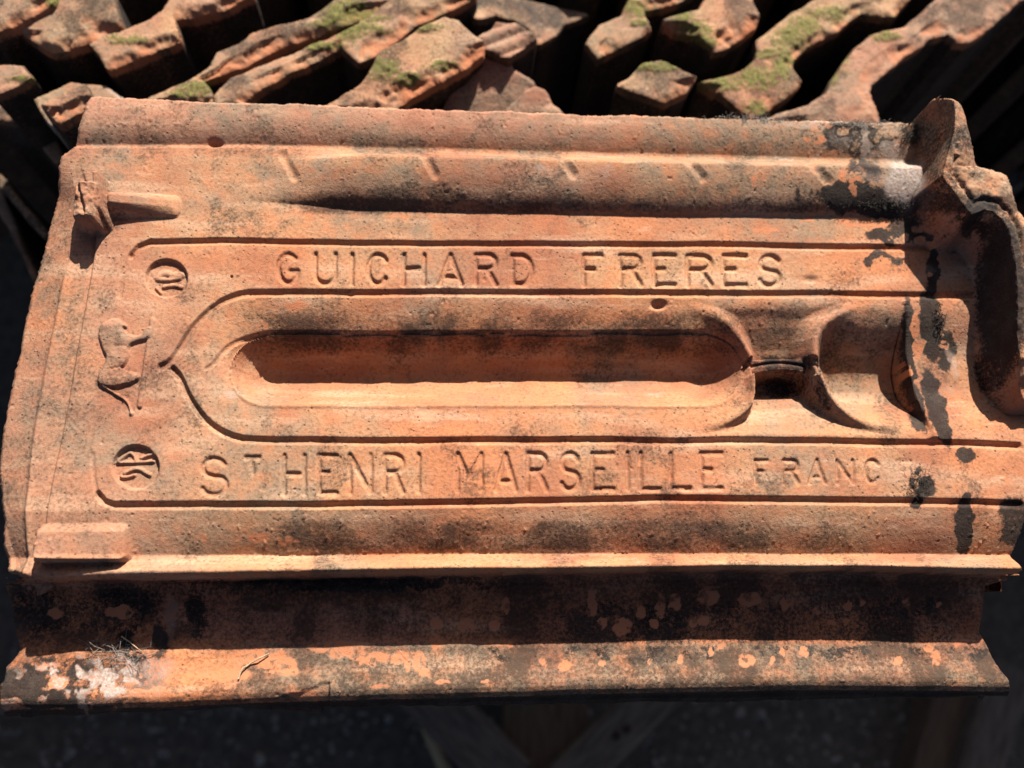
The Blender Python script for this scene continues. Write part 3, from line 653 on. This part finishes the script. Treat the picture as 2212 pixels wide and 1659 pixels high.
# ---- meshes: one grid, cut into the tile's parts
faces, quads, edges = grid_faces(mask)
hx, hy = np.gradient(Z, STEP)
NR = np.stack([-hx, -hy, np.ones_like(hx)], -1); NR /= np.linalg.norm(NR, axis=-1, keepdims=True); NR = NR.reshape(-1, 3)
ox, oy = snap_boundary(X, Y, SD * 0.0002, edges, STEP)
BASE = np.array([0.0, 0.0, -0.036])                 # the thing's origin, under its middle
co = np.stack([X, Y, Z], -1).reshape(-1, 3) - BASE
tile = empty('roof_tile', tuple(BASE), 'large orange clay roof tile pressed with lettering, lying flat across the front', 'roof tile')
tile['kind'] = 'thing'
fl_lab = np.maximum.reduce([label[:-1, :-1], label[1:, :-1], label[1:, 1:], label[:-1, 1:]])
objs = []
for k, nm in enumerate(part_names):
    sel = faces & (fl_lab == k)
    if not sel.any(): objs.append(None); continue
    qk = quads[sel]
    vi, inv = np.unique(qk, return_inverse=True); qk = inv.reshape(-1, 4)
    c_, n_, a_, b_ = co[vi], NR[vi], m1[vi], m2[vi]
    if k == 0:      # edge faces and underside go with the body
        bv = np.unique(edges); nb = len(bv)
        lut = np.full(co.shape[0], -1, np.int64); lut[bv] = np.arange(nb)
        out = np.stack([ox.ravel()[bv], oy.ravel()[bv]], -1)
        rows = [co[bv]]
        rn = fbm(co[bv, 0] * 1000, co[bv, 1] * 1000, 6, 3, 3)[:, None] - 0.5
        for dz, dxy in ((0.0006, 0.0004), (0.002, 0.0007), (0.005, 0.0004), (0.009, 0.0), (0.0125, -0.0012), (0.0135, -0.006)):
            r = co[bv].copy(); r[:, 2] -= dz; r[:, :2] += out * (dxy + rn * 0.0012 * min(1, dz / 0.003)); rows.append(r)
        off = len(c_)
        sk_co = np.concatenate(rows); L = len(rows)
        e0, e1 = lut[edges[:, 0]] + off, lut[edges[:, 1]] + off
        sq = np.concatenate([np.stack([e1 + i * nb, e0 + i * nb, e0 + (i + 1) * nb, e1 + (i + 1) * nb], -1) for i in range(L - 1)])
        a2 = np.tile(m1[bv], (L, 1)); b2_ = np.tile(m2[bv], (L, 1)); a2[:, 3] = np.maximum(a2[:, 3], .35)
        # underside, coarse
        st = 7
        mm = (SD < -22)[::st, ::st]
        f2, q2, _ = grid_faces(mm)
        uc = np.stack([X, Y, Z - 0.0135], -1)[::st, ::st].reshape(-1, 3) - BASE
        q2 = q2[f2][:, ::-1] + off + len(sk_co)
        c_ = np.concatenate([c_, sk_co, uc]); qk = np.concatenate([qk, sq, q2])
        n_ = np.concatenate([n_, np.zeros((len(sk_co) + len(uc), 3))])
        a_ = np.concatenate([a_, a2, np.tile([0, 0, 0, .5], (len(uc), 1))]); b_ = np.concatenate([b_, b2_, np.zeros((len(uc), 4))])
    pr = objs[part_parent[k]] if part_parent[k] is not None else None
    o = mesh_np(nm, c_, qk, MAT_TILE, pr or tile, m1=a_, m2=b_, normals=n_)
    objs.append(o)

# ================================================================== the stack of tiles standing on end behind
Z1 = lambda p: [(a * .35156, b * .35156) for a, b in p]
Z2 = lambda p: [(734.5 + a * .35156, b * .35156) for a, b in p]
Z3 = lambda p: [(1434.4 + a * .35156, b * .35156) for a, b in p]
def slab(name, poly, z, label, seed, depth=0.40, step=0.0007, moss=(), chip=1.0, pale=0.0, soot=0.25, tilt=(0, 0), lean=(0, 0), red=0.0, group='tiles standing on end in the stack', cat='roof tile', top=None):
    w2 = np.array([unproj(a, b, z)[:2] for a, b in poly])
    org = np.array([*w2.mean(0), z - depth])
    lo_, hi_ = w2.min(0) - 0.003, w2.max(0) + 0.003
    X, Y = np.meshgrid(np.arange(lo_[0], hi_[0], step), np.arange(lo_[1], hi_[1], step), indexing='ij')
    mm_x, mm_y = X * 1000, Y * 1000
    nz = lambda sc, o, k: fbm(mm_x, mm_y, sc, o, seed * 13 + k)
    sd = sdf(X, Y, w2) + (nz(9, 4, 1) - .5) * 0.0018 + (nz(30, 2, 2) - .5) * 0.0014
    mask = sd < 0
    f, q, E = grid_faces(mask)
    gx_, gy_ = np.gradient(sd, step); l = np.hypot(gx_, gy_) + 1e-9; gx_ /= l; gy_ /= l
    southness = np.clip(-gy_ * 0.8 + gx_ * 0.5, 0, 1)
    dist = -sd
    cn = nz(16, 4, 3)
    chipd = sstep(0.0085, 0.0, dist + (cn - .5) * 0.022) * sstep(.15, .6, southness + (nz(40, 2, 4) - .5) * 1.1) * chip
    Zt = -0.0012 * np.clip(1 - dist / 0.0016, 0, 1) ** 2 - chipd * 0.0034 * (0.35 + 0.9 * nz(9, 4, 5)) + (nz(40, 3, 6) - .5) * 0.0016 + (nz(4, 3, 7) - .5) * 0.0006
    Zt += (X - org[0]) * tilt[0] + (Y - org[1]) * tilt[1]
    Zt -= 0.0010 * sstep(.80, .92, nz(5, 3, 8))
    if top is not None: Zt += top(X - org[0], Y - org[1])
    PXs, PYs = proj(X, Y, z + Zt)
    ms = np.zeros_like(X)
    for (cx, cy, rx, ry) in moss:
        d = np.hypot((PXs - cx) / rx, (PYs - cy) / ry); ms = np.maximum(ms, 0.74 * sstep(2.4, 0.3, d + (nz(10, 4, 9) - .5) * 1.6))
    Zt += 0.0015 * sstep(.3, .7, ms) * nz(2.2, 2, 10)
    snap_boundary(X, Y, sd, E, step)
    so_ = soot * sstep(.45, .62, nz(26, 4, 11)) * (1 - chipd)
    li_ = pale * sstep(.5, .68, nz(18, 4, 12))
    gr_ = 0.25 + .5 * sstep(.45, .65, nz(20, 4, 13))
    gy2 = .8 * sstep(.28, .52, nz(45, 3, 14))
    pk = red * np.ones_like(X)
    tn = .6 * sstep(.45, .6, nz(35, 3, 15))
    A = np.stack([so_, li_, np.clip(.8 * chipd * sstep(.34, .55, nz(8, 3, 16)), 0, 1), gr_ * (1 - .8 * chipd)], -1).reshape(-1, 4)
    B = np.stack([pk, tn, ms, gy2 * (1 - chipd)], -1).reshape(-1, 4)
    co = np.stack([X, Y, z + Zt], -1).reshape(-1, 3) - org
    bv = np.unique(E); nb = len(bv)
    out = np.stack([gx_.ravel()[bv], gy_.ravel()[bv]], -1)
    vi, inv = np.unique(q[f], return_inverse=True); qk = inv.reshape(-1, 4); off = len(vi)
    lut = np.full(co.shape[0], -1, np.int64); lut[bv] = np.arange(nb)
    rows = [co[bv]]
    for dz, dxy in ((0.0008, .0005), (0.0025, .0007), (0.006, .0006), (0.012, .0004), (0.025, .0002), (0.05, 0), (0.12, 0), (0.22, 0), (depth, 0)):
        r = co[bv].copy(); r[:, 2] = np.minimum(r[:, 2] - dz, depth - dz + 0.02 * (dz < depth))
        rn = fbm(co[bv, 0] * 1000 + dz * 900, co[bv, 1] * 1000, 12, 3, seed + int(dz * 1e4))[:, None] - .5
        r[:, :2] += out * (dxy + rn * 0.0014) + np.array(lean) * dz
        rows.append(r)
    L = len(rows); sk = np.concatenate(rows)
    e0, e1 = lut[E[:, 0]] + off, lut[E[:, 1]] + off
    sq = np.concatenate([np.stack([e1 + i * nb, e0 + i * nb, e0 + (i + 1) * nb, e1 + (i + 1) * nb], -1) for i in range(L - 1)])
    Ab = np.tile(A[bv], (L, 1)); Ab[nb * 4:, 2] *= .15; Ab[:, 3] = .85; Ab[nb * 3:, 0] = np.maximum(Ab[nb * 3:, 0], .55 + .4 * np.tile(fbm(co[bv, 0] * 1000, co[bv, 1] * 1000, 14, 3, seed)[:, None], (L - 3, 1)).ravel() * 1.0)  # side walls: grime, plus shade painted in below the rim
    Bb = np.tile(B[bv], (L, 1)); Bb[nb * 3:, 2] *= .6
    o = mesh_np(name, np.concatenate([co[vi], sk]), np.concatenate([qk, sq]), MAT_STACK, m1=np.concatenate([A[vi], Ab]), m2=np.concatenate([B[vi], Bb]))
    o.location = org
    o['label'] = label; o['category'] = cat; o['group'] = group; o['kind'] = 'thing'
    return o

S = 'stacked_roof_tile'
slab(S, Z1([(-60, -60), (345, -60), (320, 10), (180, 85), (60, 140), (-60, 210)]), -0.040, 'orange-brown tile end cut off by the top left corner', 1, moss=[(118, 4, 12, 8)])
slab(S, Z1([(112, 175), (250, 100), (335, 20), (360, -60), (690, -60), (745, 150), (600, 215), (460, 262), (300, 292), (225, 255)]), -0.045, 'blunt grey-topped tile end with chipped orange edge, second from top left corner', 2, chip=1.2, tilt=(0, .05))
slab(S, Z1([(545, 270), (620, 222), (760, 190), (900, 130), (1000, 62), (1070, -60), (1560, -60), (1400, 20), (1240, 70), (1070, 110), (1085, 170), (1102, 232), (960, 290), (830, 345), (655, 418), (610, 340)]), -0.048,
     'stepped tile end with yellowish chipped face above the lettered tile\'s left corner', 3, moss=[(290, 85, 40, 10)], chip=1.1)
slab(S, Z1([(860, 640), (930, 590), (1080, 525), (1200, 470), (1290, 400), (1330, 322), (1480, 262), (1560, 200), (1700, 152), (1900, 112), (2000, 50), (2110, -60), (2800, -60), (2440, 60), (2212, 112), (1900, 205), (1640, 310), (1560, 350), (1300, 468), (1240, 485), (1310, 590), (1330, 660)]), -0.046,
     'long wavy tile edge running up to the top, first left of the smooth grey one', 4, moss=[(450, 190, 60, 12), (400, 205, 40, 8), (760, 30, 60, 22), (720, 50, 40, 12)], chip=1.0)
slab(S, Z1([(1330, 660), (1320, 590), (1420, 482), (1600, 402), (1800, 322), (2000, 242), (2200, 150), (2330, 60), (2480, -60), (2960, -60), (2830, 20), (2640, 100), (2540, 135), (2350, 300), (2200, 380), (2090, 290), (1960, 352), (1750, 452), (1600, 532), (1490, 620), (1480, 660)]), -0.044,
     'long grey tile edge with a moss streak, beside the thickest mossy end', 5, moss=[(760, 62, 60, 16), (770, 40, 50, 10), (690, 100, 40, 8)], chip=.9, soot=.4)
slab(S, Z1([(1960, 690), (2000, 630), (2130, 560), (2212, 512)]) + Z2([(180, 440), (240, 322), (370, 262), (480, 192), (640, 112), (730, 130), (830, 222), (885, 255), (880, 322), (760, 402), (560, 512), (440, 562), (330, 642), (300, 700)]), -0.036,
     'thickest mossy tile end with orange flaked top, behind the lettered tile', 6, moss=[(835, 145, 34, 22), (880, 170, 26, 14), (955, 140, 30, 12), (910, 60, 40, 8)], chip=1.3, soot=.35, tilt=(0, .04))
slab(S, Z2([(560, 720), (640, 602), (720, 492), (880, 362), (950, 340), (1035, 380), (1060, 442), (1180, 512), (1205, 545), (1130, 600), (980, 720)]), -0.050,
     'smooth dull red tile face with dark scabs, right of the thickest mossy end', 7, moss=(), chip=.2, red=.8, soot=.35, tilt=(0.12, .32))
slab(S, Z2([(960, 720), (1040, 640), (1130, 572), (1200, 540), (1262, 562), (1310, 640), (1345, 655), (1400, 720)]), -0.043,
     'small purple-red broken tile chip at the lettered tile\'s far edge', 8, chip=.6, red=.9, tilt=(.05, .2), depth=.20)
slab(S, Z2([(850, 232), (930, 182), (960, 142), (1060, 140), (1150, 182), (1205, 240), (1100, 312), (1040, 362), (950, 332), (880, 292)]), -0.040,
     'rounded pinkish fluted knob of a tile, above the dull red face', 9, chip=.2, red=.9, pale=.25, soot=.0, top=lambda x, y: 0.0022 * np.abs(np.sin((x * .5 - y) * 330)) - .0)
slab(S, Z2([(770, 90), (830, 30), (900, -60), (1560, -60), (1480, 0), (1390, 70), (1340, 180), (1210, 300), (1190, 215), (1150, 165), (1060, 125), (950, 125), (880, 170), (830, 190)]), -0.068,
     'shaded brown tile body behind the pinkish fluted knob', 10, chip=.2, soot=.6, tilt=(-.3, -.3))
slab(S, Z2([(1512, 262), (1590, 152), (1720, 100), (1800, -60), (2200, -60), (2060, 10), (1860, 55), (1880, 110), (1920, 172), (1820, 242), (1640, 312), (1585, 345)]), -0.052,
     'grey-green tile end with a ragged lower edge, near the top middle', 11, moss=[(1370, 20, 30, 16), (1380, 50, 20, 8)], chip=.8, pale=.2)
slab(S, Z2([(1930, 155), (2000, 112), (2212, 55)]) + Z3([(240, 12), (310, -60), (560, -60), (545, 0), (592, 90), (570, 152), (400, 268), (312, 292), (200, 205), (0, 130)]), -0.042,
     'square tile end with bright moss patch and orange lower corner', 12, moss=[(1505, 62, 36, 20), (1475, 38, 24, 14), (1530, 90, 20, 12)], chip=1.3)
slab(S, Z2([(1690, 520), (1780, 470), (1850, 402), (1960, 380), (2040, 402), (2190, 470), (2140, 542), (2000, 612), (1940, 602), (1830, 560)]), -0.040,
     'short rounded tile end with moss rim, just behind the lettered tile', 13, moss=[(1400, 145, 30, 10), (1440, 138, 30, 10)], chip=.9, pale=.35, tilt=(0, .06))
slab(S, Z3([(570, 252), (640, 202), (780, 92), (930, 0), (1010, -60), (1560, -60), (1500, 0), (1420, 92), (1330, 102), (1230, 72), (1160, 102), (1070, 190), (900, 272), (800, 362), (790, 412), (842, 492), (820, 542), (650, 672), (530, 722), (500, 692), (330, 562), (205, 502), (340, 482), (480, 442), (560, 372), (582, 322)]), -0.046,
     'mossy S-shaped tile end running from the far edge to the top right', 14, moss=[(1705, 80, 34, 26), (1740, 55, 30, 20), (1660, 115, 24, 12), (1560, 180, 40, 18), (1640, 165, 34, 22), (1630, 235, 24, 16), (1780, 30, 40, 16), (1690, 130, 20, 30)], chip=.8, soot=.1)
slab(S, Z3([(600, 760), (640, 715), (760, 672), (900, 642), (1000, 572), (1030, 492), (1080, 422), (1180, 292), (1270, 222), (1370, 192), (1480, 172), (1560, 102), (1720, -60), (2300, -60), (2180, 0), (2080, 102), (1960, 202), (1880, 252), (1800, 242), (1740, 202), (1650, 222), (1600, 272), (1480, 342), (1380, 432), (1290, 502), (1280, 552), (1345, 702), (1330, 760)]), -0.044,
     'reddish wavy tile end, rightmost of the row, dark moss on its left edge', 15, moss=[(1815, 115, 22, 34), (1800, 160, 12, 26), (1920, 78, 26, 10), (1830, 95, 26, 14)], chip=.7, red=.5, pale=.15)
slab(S, Z1([(248, 640), (330, 598), (440, 545), (522, 515), (552, 585), (540, 640), (340, 735)]), -0.040,
     'small orange broken tile corner beside the lettered tile\'s far left corner', 16, chip=1.2, depth=.12, lean=(.0, -.1))
slab(S, Z1([(200, 605), (240, 590), (440, 500), (640, 520), (760, 600), (700, 700), (480, 780), (330, 790)]), -0.055,
     'pale-rimmed tile under the small orange broken corner', 17, chip=.1, pale=.7, soot=.2)
slab(S, Z1([(-60, 390), (0, 400), (130, 400), (200, 470), (120, 510), (0, 560), (-60, 580)]), -0.050,
     'pale pinkish tile end at the left border, above the shaded tile faces', 18, moss=[(40, 170, 26, 6)], chip=.3, red=.6, pale=.4)
# shaded tiles farther down on the left
for i, (p, z, lb) in enumerate((
    ([(-80, 620), (110, 560), (200, 620), (400, 980), (340, 1000), (150, 760), (-80, 720)], -0.10, 'shaded grey tile edge nearest the lettered tile\'s left end'),
    ([(-80, 990), (0, 1070), (120, 1230), (280, 1430), (262, 1445), (100, 1260), (-80, 1060)], -0.12, 'thin pale tile edge in shade, middle of the left border'),
    ([(-80, 1080), (0, 1140), (100, 1400), (230, 1700), (200, 1720), (60, 1420), (-80, 1180)], -0.14, 'thin pale tile edge in shade, lowest at the left border'))):
    slab(S, Z1(p), z, lb, 30 + i, depth=.30, chip=.2, pale=.3, soot=.5)

# the rest of the stack, going on beyond the picture: rows of the same wavy tiles on end
def stack_rest():
    rng = random.Random(4)
    V, F_ = [], []
    prof = [(0.0, 0.0), (0.03, 0.004), (0.05, 0.026), (0.085, 0.028), (0.105, 0.004), (0.15, 0.0), (0.17, 0.022), (0.21, 0.026), (0.235, 0.004), (0.26, 0.0)]
    for row in range(3):
        for k in range(52):
            x0 = -0.95 + k * 0.041 + rng.uniform(-.004, .004); y0 = 0.275 + row * 0.28
            zt = -0.045 - rng.uniform(0, 0.02); ang = math.radians(36 + rng.uniform(-4, 4))
            n = len(prof); base = len(V)
            for th in (0, 0.014):
                for zz in (zt, zt - 0.40):
                    for a, b in prof:
                        px, py = a - 0.13, b + th
                        V.append((x0 + px * math.cos(ang) - py * math.sin(ang), y0 + 0.09 + px * math.sin(ang) + py * math.cos(ang), zz))
            for i in range(n - 1):
                a, b = base + i, base + i + 1
                F_.append((a, b, b + n, a + n))                       # near face
                F_.append((b + 2 * n, a + 2 * n, a + 3 * n, b + 3 * n))
                F_.append((b, a, a + 2 * n, b + 2 * n))               # top
            for i in (0, n - 1):
                a = base + i; F_.append((a, a + n, a + 3 * n, a + 2 * n))
    me = bpy.data.meshes.new('stacked_tiles'); me.from_pydata(V, [], F_); me.materials.append(MAT_STACK)
    at = me.attributes.new('m1', 'FLOAT_COLOR', 'POINT'); at.data.foreach_set('color', np.tile(np.array([.5, 0, 0, .8], np.float32), len(V)))
    o = link(bpy.data.objects.new('stacked_tiles', me)); o['kind'] = 'stuff'
    o['label'] = 'mass of wavy clay tiles on end, in shade beyond the front row'; o['category'] = 'tiles'
stack_rest()

# ================================================================== pallets and timbers below
def timber(name, a, b, z, width, thick, mat, parent=None, roll=0.0):
    """board between two photo points at height z"""
    p = unproj(*a, z); q = unproj(*b, z); d = q - p; L = np.linalg.norm(d[:2]); ang = math.atan2(d[1], d[0])
    nx_, ny_ = max(8, int(L / 0.012)), 8
    V = []; Fc = []
    for side in (0, 1):
        for i in range(nx_ + 1):
            for j in range(ny_ + 1):
                x = L * i / nx_; y = width * (j / ny_ - .5)
                ed = min(j, ny_ - j) / ny_
                wv = float(fbm(np.array(x * 40.0 + side * 9), np.array(y * 200.0 + z * 77), 1, 3, 6)) - .5
                V.append((x, y * (1 + 0.04 * wv), (-thick if side else 0) + (0 if side else wv * .0025 - (0.002 if ed == 0 else 0))))
    R = (nx_ + 1) * (ny_ + 1); st = ny_ + 1
    for i in range(nx_):
        for j in range(ny_):
            a_ = i * st + j
            Fc.append((a_, a_ + st, a_ + st + 1, a_ + 1)); Fc.append((R + a_ + 1, R + a_ + st + 1, R + a_ + st, R + a_))
        a_ = i * st; Fc.append((a_ + st, a_, R + a_, R + a_ + st))
        a_ = i * st + ny_; Fc.append((a_, a_ + st, R + a_ + st, R + a_))
    for j in range(ny_):
        a_ = j; Fc.append((a_, a_ + 1, R + a_ + 1, R + a_))
        a_ = nx_ * st + j; Fc.append((a_ + 1, a_, R + a_, R + a_ + 1))
    me = bpy.data.meshes.new(name); me.from_pydata(V, [], Fc); me.materials.append(mat)
    o = link(bpy.data.objects.new(name, me), parent)
    o.location = p; o.rotation_euler = (roll, 0, ang)
    return o
def thing_board(*a, label, cat='board', group=None, name='wooden_board', **k):
    o = timber(name, *a, **k); o['label'] = label; o['category'] = cat
    if group: o['group'] = group
    return o
G = 'pallet boards under the tiles'
thing_board((1180, 1350), (1180, 1900), -0.545, 0.085, 0.022, MAT_WOOD2, label='wide dark brown board pointing straight down at the bottom middle', group=G)
b = thing_board((1520, 1400), (1180, 1740), -0.520, 0.042, 0.020, MAT_WOOD, label='grey diagonal board with nails crossing the wide brown one', group=G)
for px, py in ((1354, 1575), (1332, 1590)):
    p = unproj(px, py, -0.518); bmv = []; 
    me = bpy.data.meshes.new('nail'); n = 10; r = 0.0045
    me.from_pydata([(r * math.cos(2 * math.pi * i / n), r * math.sin(2 * math.pi * i / n), 0.0) for i in range(n)] + [(r * .5 * math.cos(2 * math.pi * i / n), r * .5 * math.sin(2 * math.pi * i / n), 0.0014) for i in range(n)], [],
                   [(i, (i + 1) % n, n + (i + 1) % n, n + i) for i in range(n)] + [tuple(range(n, 2 * n))])
    me.materials.append(MAT_NAIL); o = bpy.data.objects.new('nail', me); link(o, b); o.matrix_parent_inverse = Matrix.Identity(4)
    o.location = Matrix.Rotation(-b.rotation_euler.z, 3, 'Z') @ (Vector(p) - b.location)
thing_board((860, 1440), (1110, 1690), -0.530, 0.050, 0.020, MAT_WOOD, label='grey slanting board at the bottom, left of the wide brown one', group=G)
thing_board((915, 1560), (1000, 1760), -0.560, 0.010, 0.008, MAT_STRAW, label='pale split lath at the bottom beside the grey slanting board', cat='lath', name='wooden_lath')
thing_board((2090, 1440), (2000, 1780), -0.580, 0.050, 0.050, MAT_WOOD2, label='brown timber at the bottom right corner', cat='timber', name='timber')
thing_board((2190, 1440), (2090, 1780), -0.560, 0.045, 0.030, MAT_WOOD, label='grey weathered board at the bottom right corner', group=G)
for i, (a_, b_, z_, w_d, lb) in enumerate((((2000, 330), (2330, 40), -0.26, 0.030, 'upper grey batten in shade at the top right'), ((2060, 470), (2360, 230), -0.30, 0.034, 'middle grey batten in shade right of the flange'),
        ((2150, 600), (2400, 420), -0.34, 0.034, 'lower grey batten in shade at the right border'))):
    thing_board(a_, b_, z_, w_d, 0.02, MAT_WOOD, label=lb, cat='batten', group='shaded battens on the right', name='wooden_batten')

def gravel():
    rng = random.Random(8); V = []; Fc = []
    oc = [(1, 0, 0), (0, 1, 0), (-1, 0, 0), (0, -1, 0), (0, 0, 1), (.7, .7, .5), (-.7, .7, .5), (-.7, -.7, .5), (.7, -.7, .5)]
    for _ in range(1400):
        p = unproj(rng.uniform(-100, 2320), rng.uniform(1380, 1760), GZ); r = rng.uniform(.0008, .0032) * (2.2 if rng.random() < .05 else 1); b = len(V)
        for q in oc:
            j = [rng.uniform(.7, 1.25) for _ in range(3)]
            V.append((p[0] + q[0] * r * j[0], p[1] + q[1] * r * j[1], GZ + max(0, q[2]) * r * .8 * j[2]))
        for a_, m_, c_ in ((0, 5, 1), (1, 6, 2), (2, 7, 3), (3, 8, 0)):
            Fc += [(b + a_, b + m_, b + 4), (b + m_, b + c_, b + 4), (b + a_, b + c_, b + m_)]
    me = bpy.data.meshes.new('gravel'); me.from_pydata(V, [], Fc); me.materials.append(MAT_GRIT)
    o = link(bpy.data.objects.new('gravel', me)); o['kind'] = 'stuff'; o['label'] = 'loose grit scattered on the dark ground'
MAT_GRIT = simple_material('grit', (0.10, 0.09, 0.08), (0.26, 0.23, 0.2), 60)
gravel()

# ================================================================== small debris on the lettered tile
def tube_obj(name, paths, r, mat, label, cat, kind=None, sides=5):
    V = []; Fc = []
    c0 = np.mean([p for path in paths for p in path], 0)
    for path in paths:
        P = np.array(path, float) - c0; n = len(P)
        for i in range(n):
            t = P[min(i + 1, n - 1)] - P[max(i - 1, 0)]; t /= np.linalg.norm(t) + 1e-12
            a = np.cross(t, [0.3, 0.2, 0.93]); a /= np.linalg.norm(a) + 1e-12; b_ = np.cross(t, a)
            rr_ = r * (1 - 0.6 * i / n) * (0.8 + 0.4 * ((i * 7919) % 13) / 13)
            for k in range(sides):
                q_ = 2 * math.pi * k / sides
                V.append(tuple(P[i] + rr_ * (a * math.cos(q_) + b_ * math.sin(q_))))
        b0 = len(V) - n * sides
        for i in range(n - 1):
            for k in range(sides):
                k2 = (k + 1) % sides
                Fc.append((b0 + i * sides + k, b0 + i * sides + k2, b0 + (i + 1) * sides + k2, b0 + (i + 1) * sides + k))
    me = bpy.data.meshes.new(name); me.from_pydata(V, [], Fc); me.materials.append(mat)
    for p in me.polygons: p.use_smooth = True
    o = link(bpy.data.objects.new(name, me)); o.location = c0
    o['label'] = label
    if cat: o['category'] = cat
    if kind: o['kind'] = kind
    return o
def on_tile(px, py, lift=0.0):
    """point on the lettered tile seen at a photo pixel"""
    k = np.argmin((PX - px) ** 2 + (PY - py) ** 2 + np.where(mask, 0, 1e9))
    return np.array([X.ravel()[k], Y.ravel()[k], Z.ravel()[k] + lift])
root_px = [(515, 1466), (522, 1452), (527, 1443), (533, 1438), (545, 1430), (560, 1424), (572, 1418), (581, 1412)]
tube_obj('dry_root', [[on_tile(a, b, 0.0008 + 0.0012 * math.sin(i * 0.9) ** 2) for i, (a, b) in enumerate(root_px)]], 0.0005, MAT_ROOT, 'thin dry curled root lying on the near lip', 'root')
tube_obj('dry_stalk', [[on_tile(265, 1375, 0.0015), on_tile(285, 1388, 0.002), on_tile(306, 1408, 0.0008)]], 0.00035, MAT_ROOT, 'thin straight dry stalk on the sooty left end of the lip', 'stalk')
def fluff(px, py, rx, ry, n, seed, mat, label, hgt=0.004, ln=0.005):
    rng = random.Random(seed); paths = []
    for _ in range(n):
        a = rng.gauss(0, .5); b_ = rng.gauss(0, .5)
        p = on_tile(px + a * rx, py + b_ * ry); q_ = []
        dx, dy, dz = rng.uniform(-1, 1), rng.uniform(-1, 1), rng.uniform(.1, 1)
        for t in range(5):
            u = t / 4
            q_.append(p + np.array([dx * ln * u + rng.uniform(-1, 1) * ln * .18, dy * ln * u + rng.uniform(-1, 1) * ln * .18, 0.0002 + dz * hgt * math.sin(u * 2.2) + rng.uniform(0, .3) * hgt * u]))
        paths.append(q_)
    tube_obj('dust_fluff', paths, 0.00013, mat, label, None, 'stuff', 3)
fluff(1962, 290, 18, 24, 150, 1, MAT_SOOTFLUFF, 'dark dust fluff caught at the foot of the standing flange', .0022, .0024)
fluff(1850, 268, 70, 6, 260, 2, MAT_FLUFF, 'grey dust fluff along the far edge', .0014, .002)
fluff(1640, 254, 90, 3, 160, 3, MAT_FLUFF, 'pale cobweb fringe on the far edge', .002, .003)
fluff(1985, 1050, 30, 34, 120, 4, MAT_SOOTFLUFF, 'dark dust clump where the last letter is worn away', .0012, .003)
fluff(2030, 690, 10, 34, 90, 5, MAT_SOOTFLUFF, 'sooty dust on the cross rib', .0014, .0022)
fluff(1910, 445, 70, 12, 420, 6, MAT_SOOTFLUFF, 'black dusty crust on the ridge end', .001, .0016)
fluff(255, 1405, 60, 22, 46, 7, MAT_FLUFF, 'cobwebs on the sooty left end of the lip', .002, .009)
fluff(640, 1258, 380, 5, 500, 8, MAT_SOOTFLUFF, 'dark dust fringe under the near edge', .002, .004)
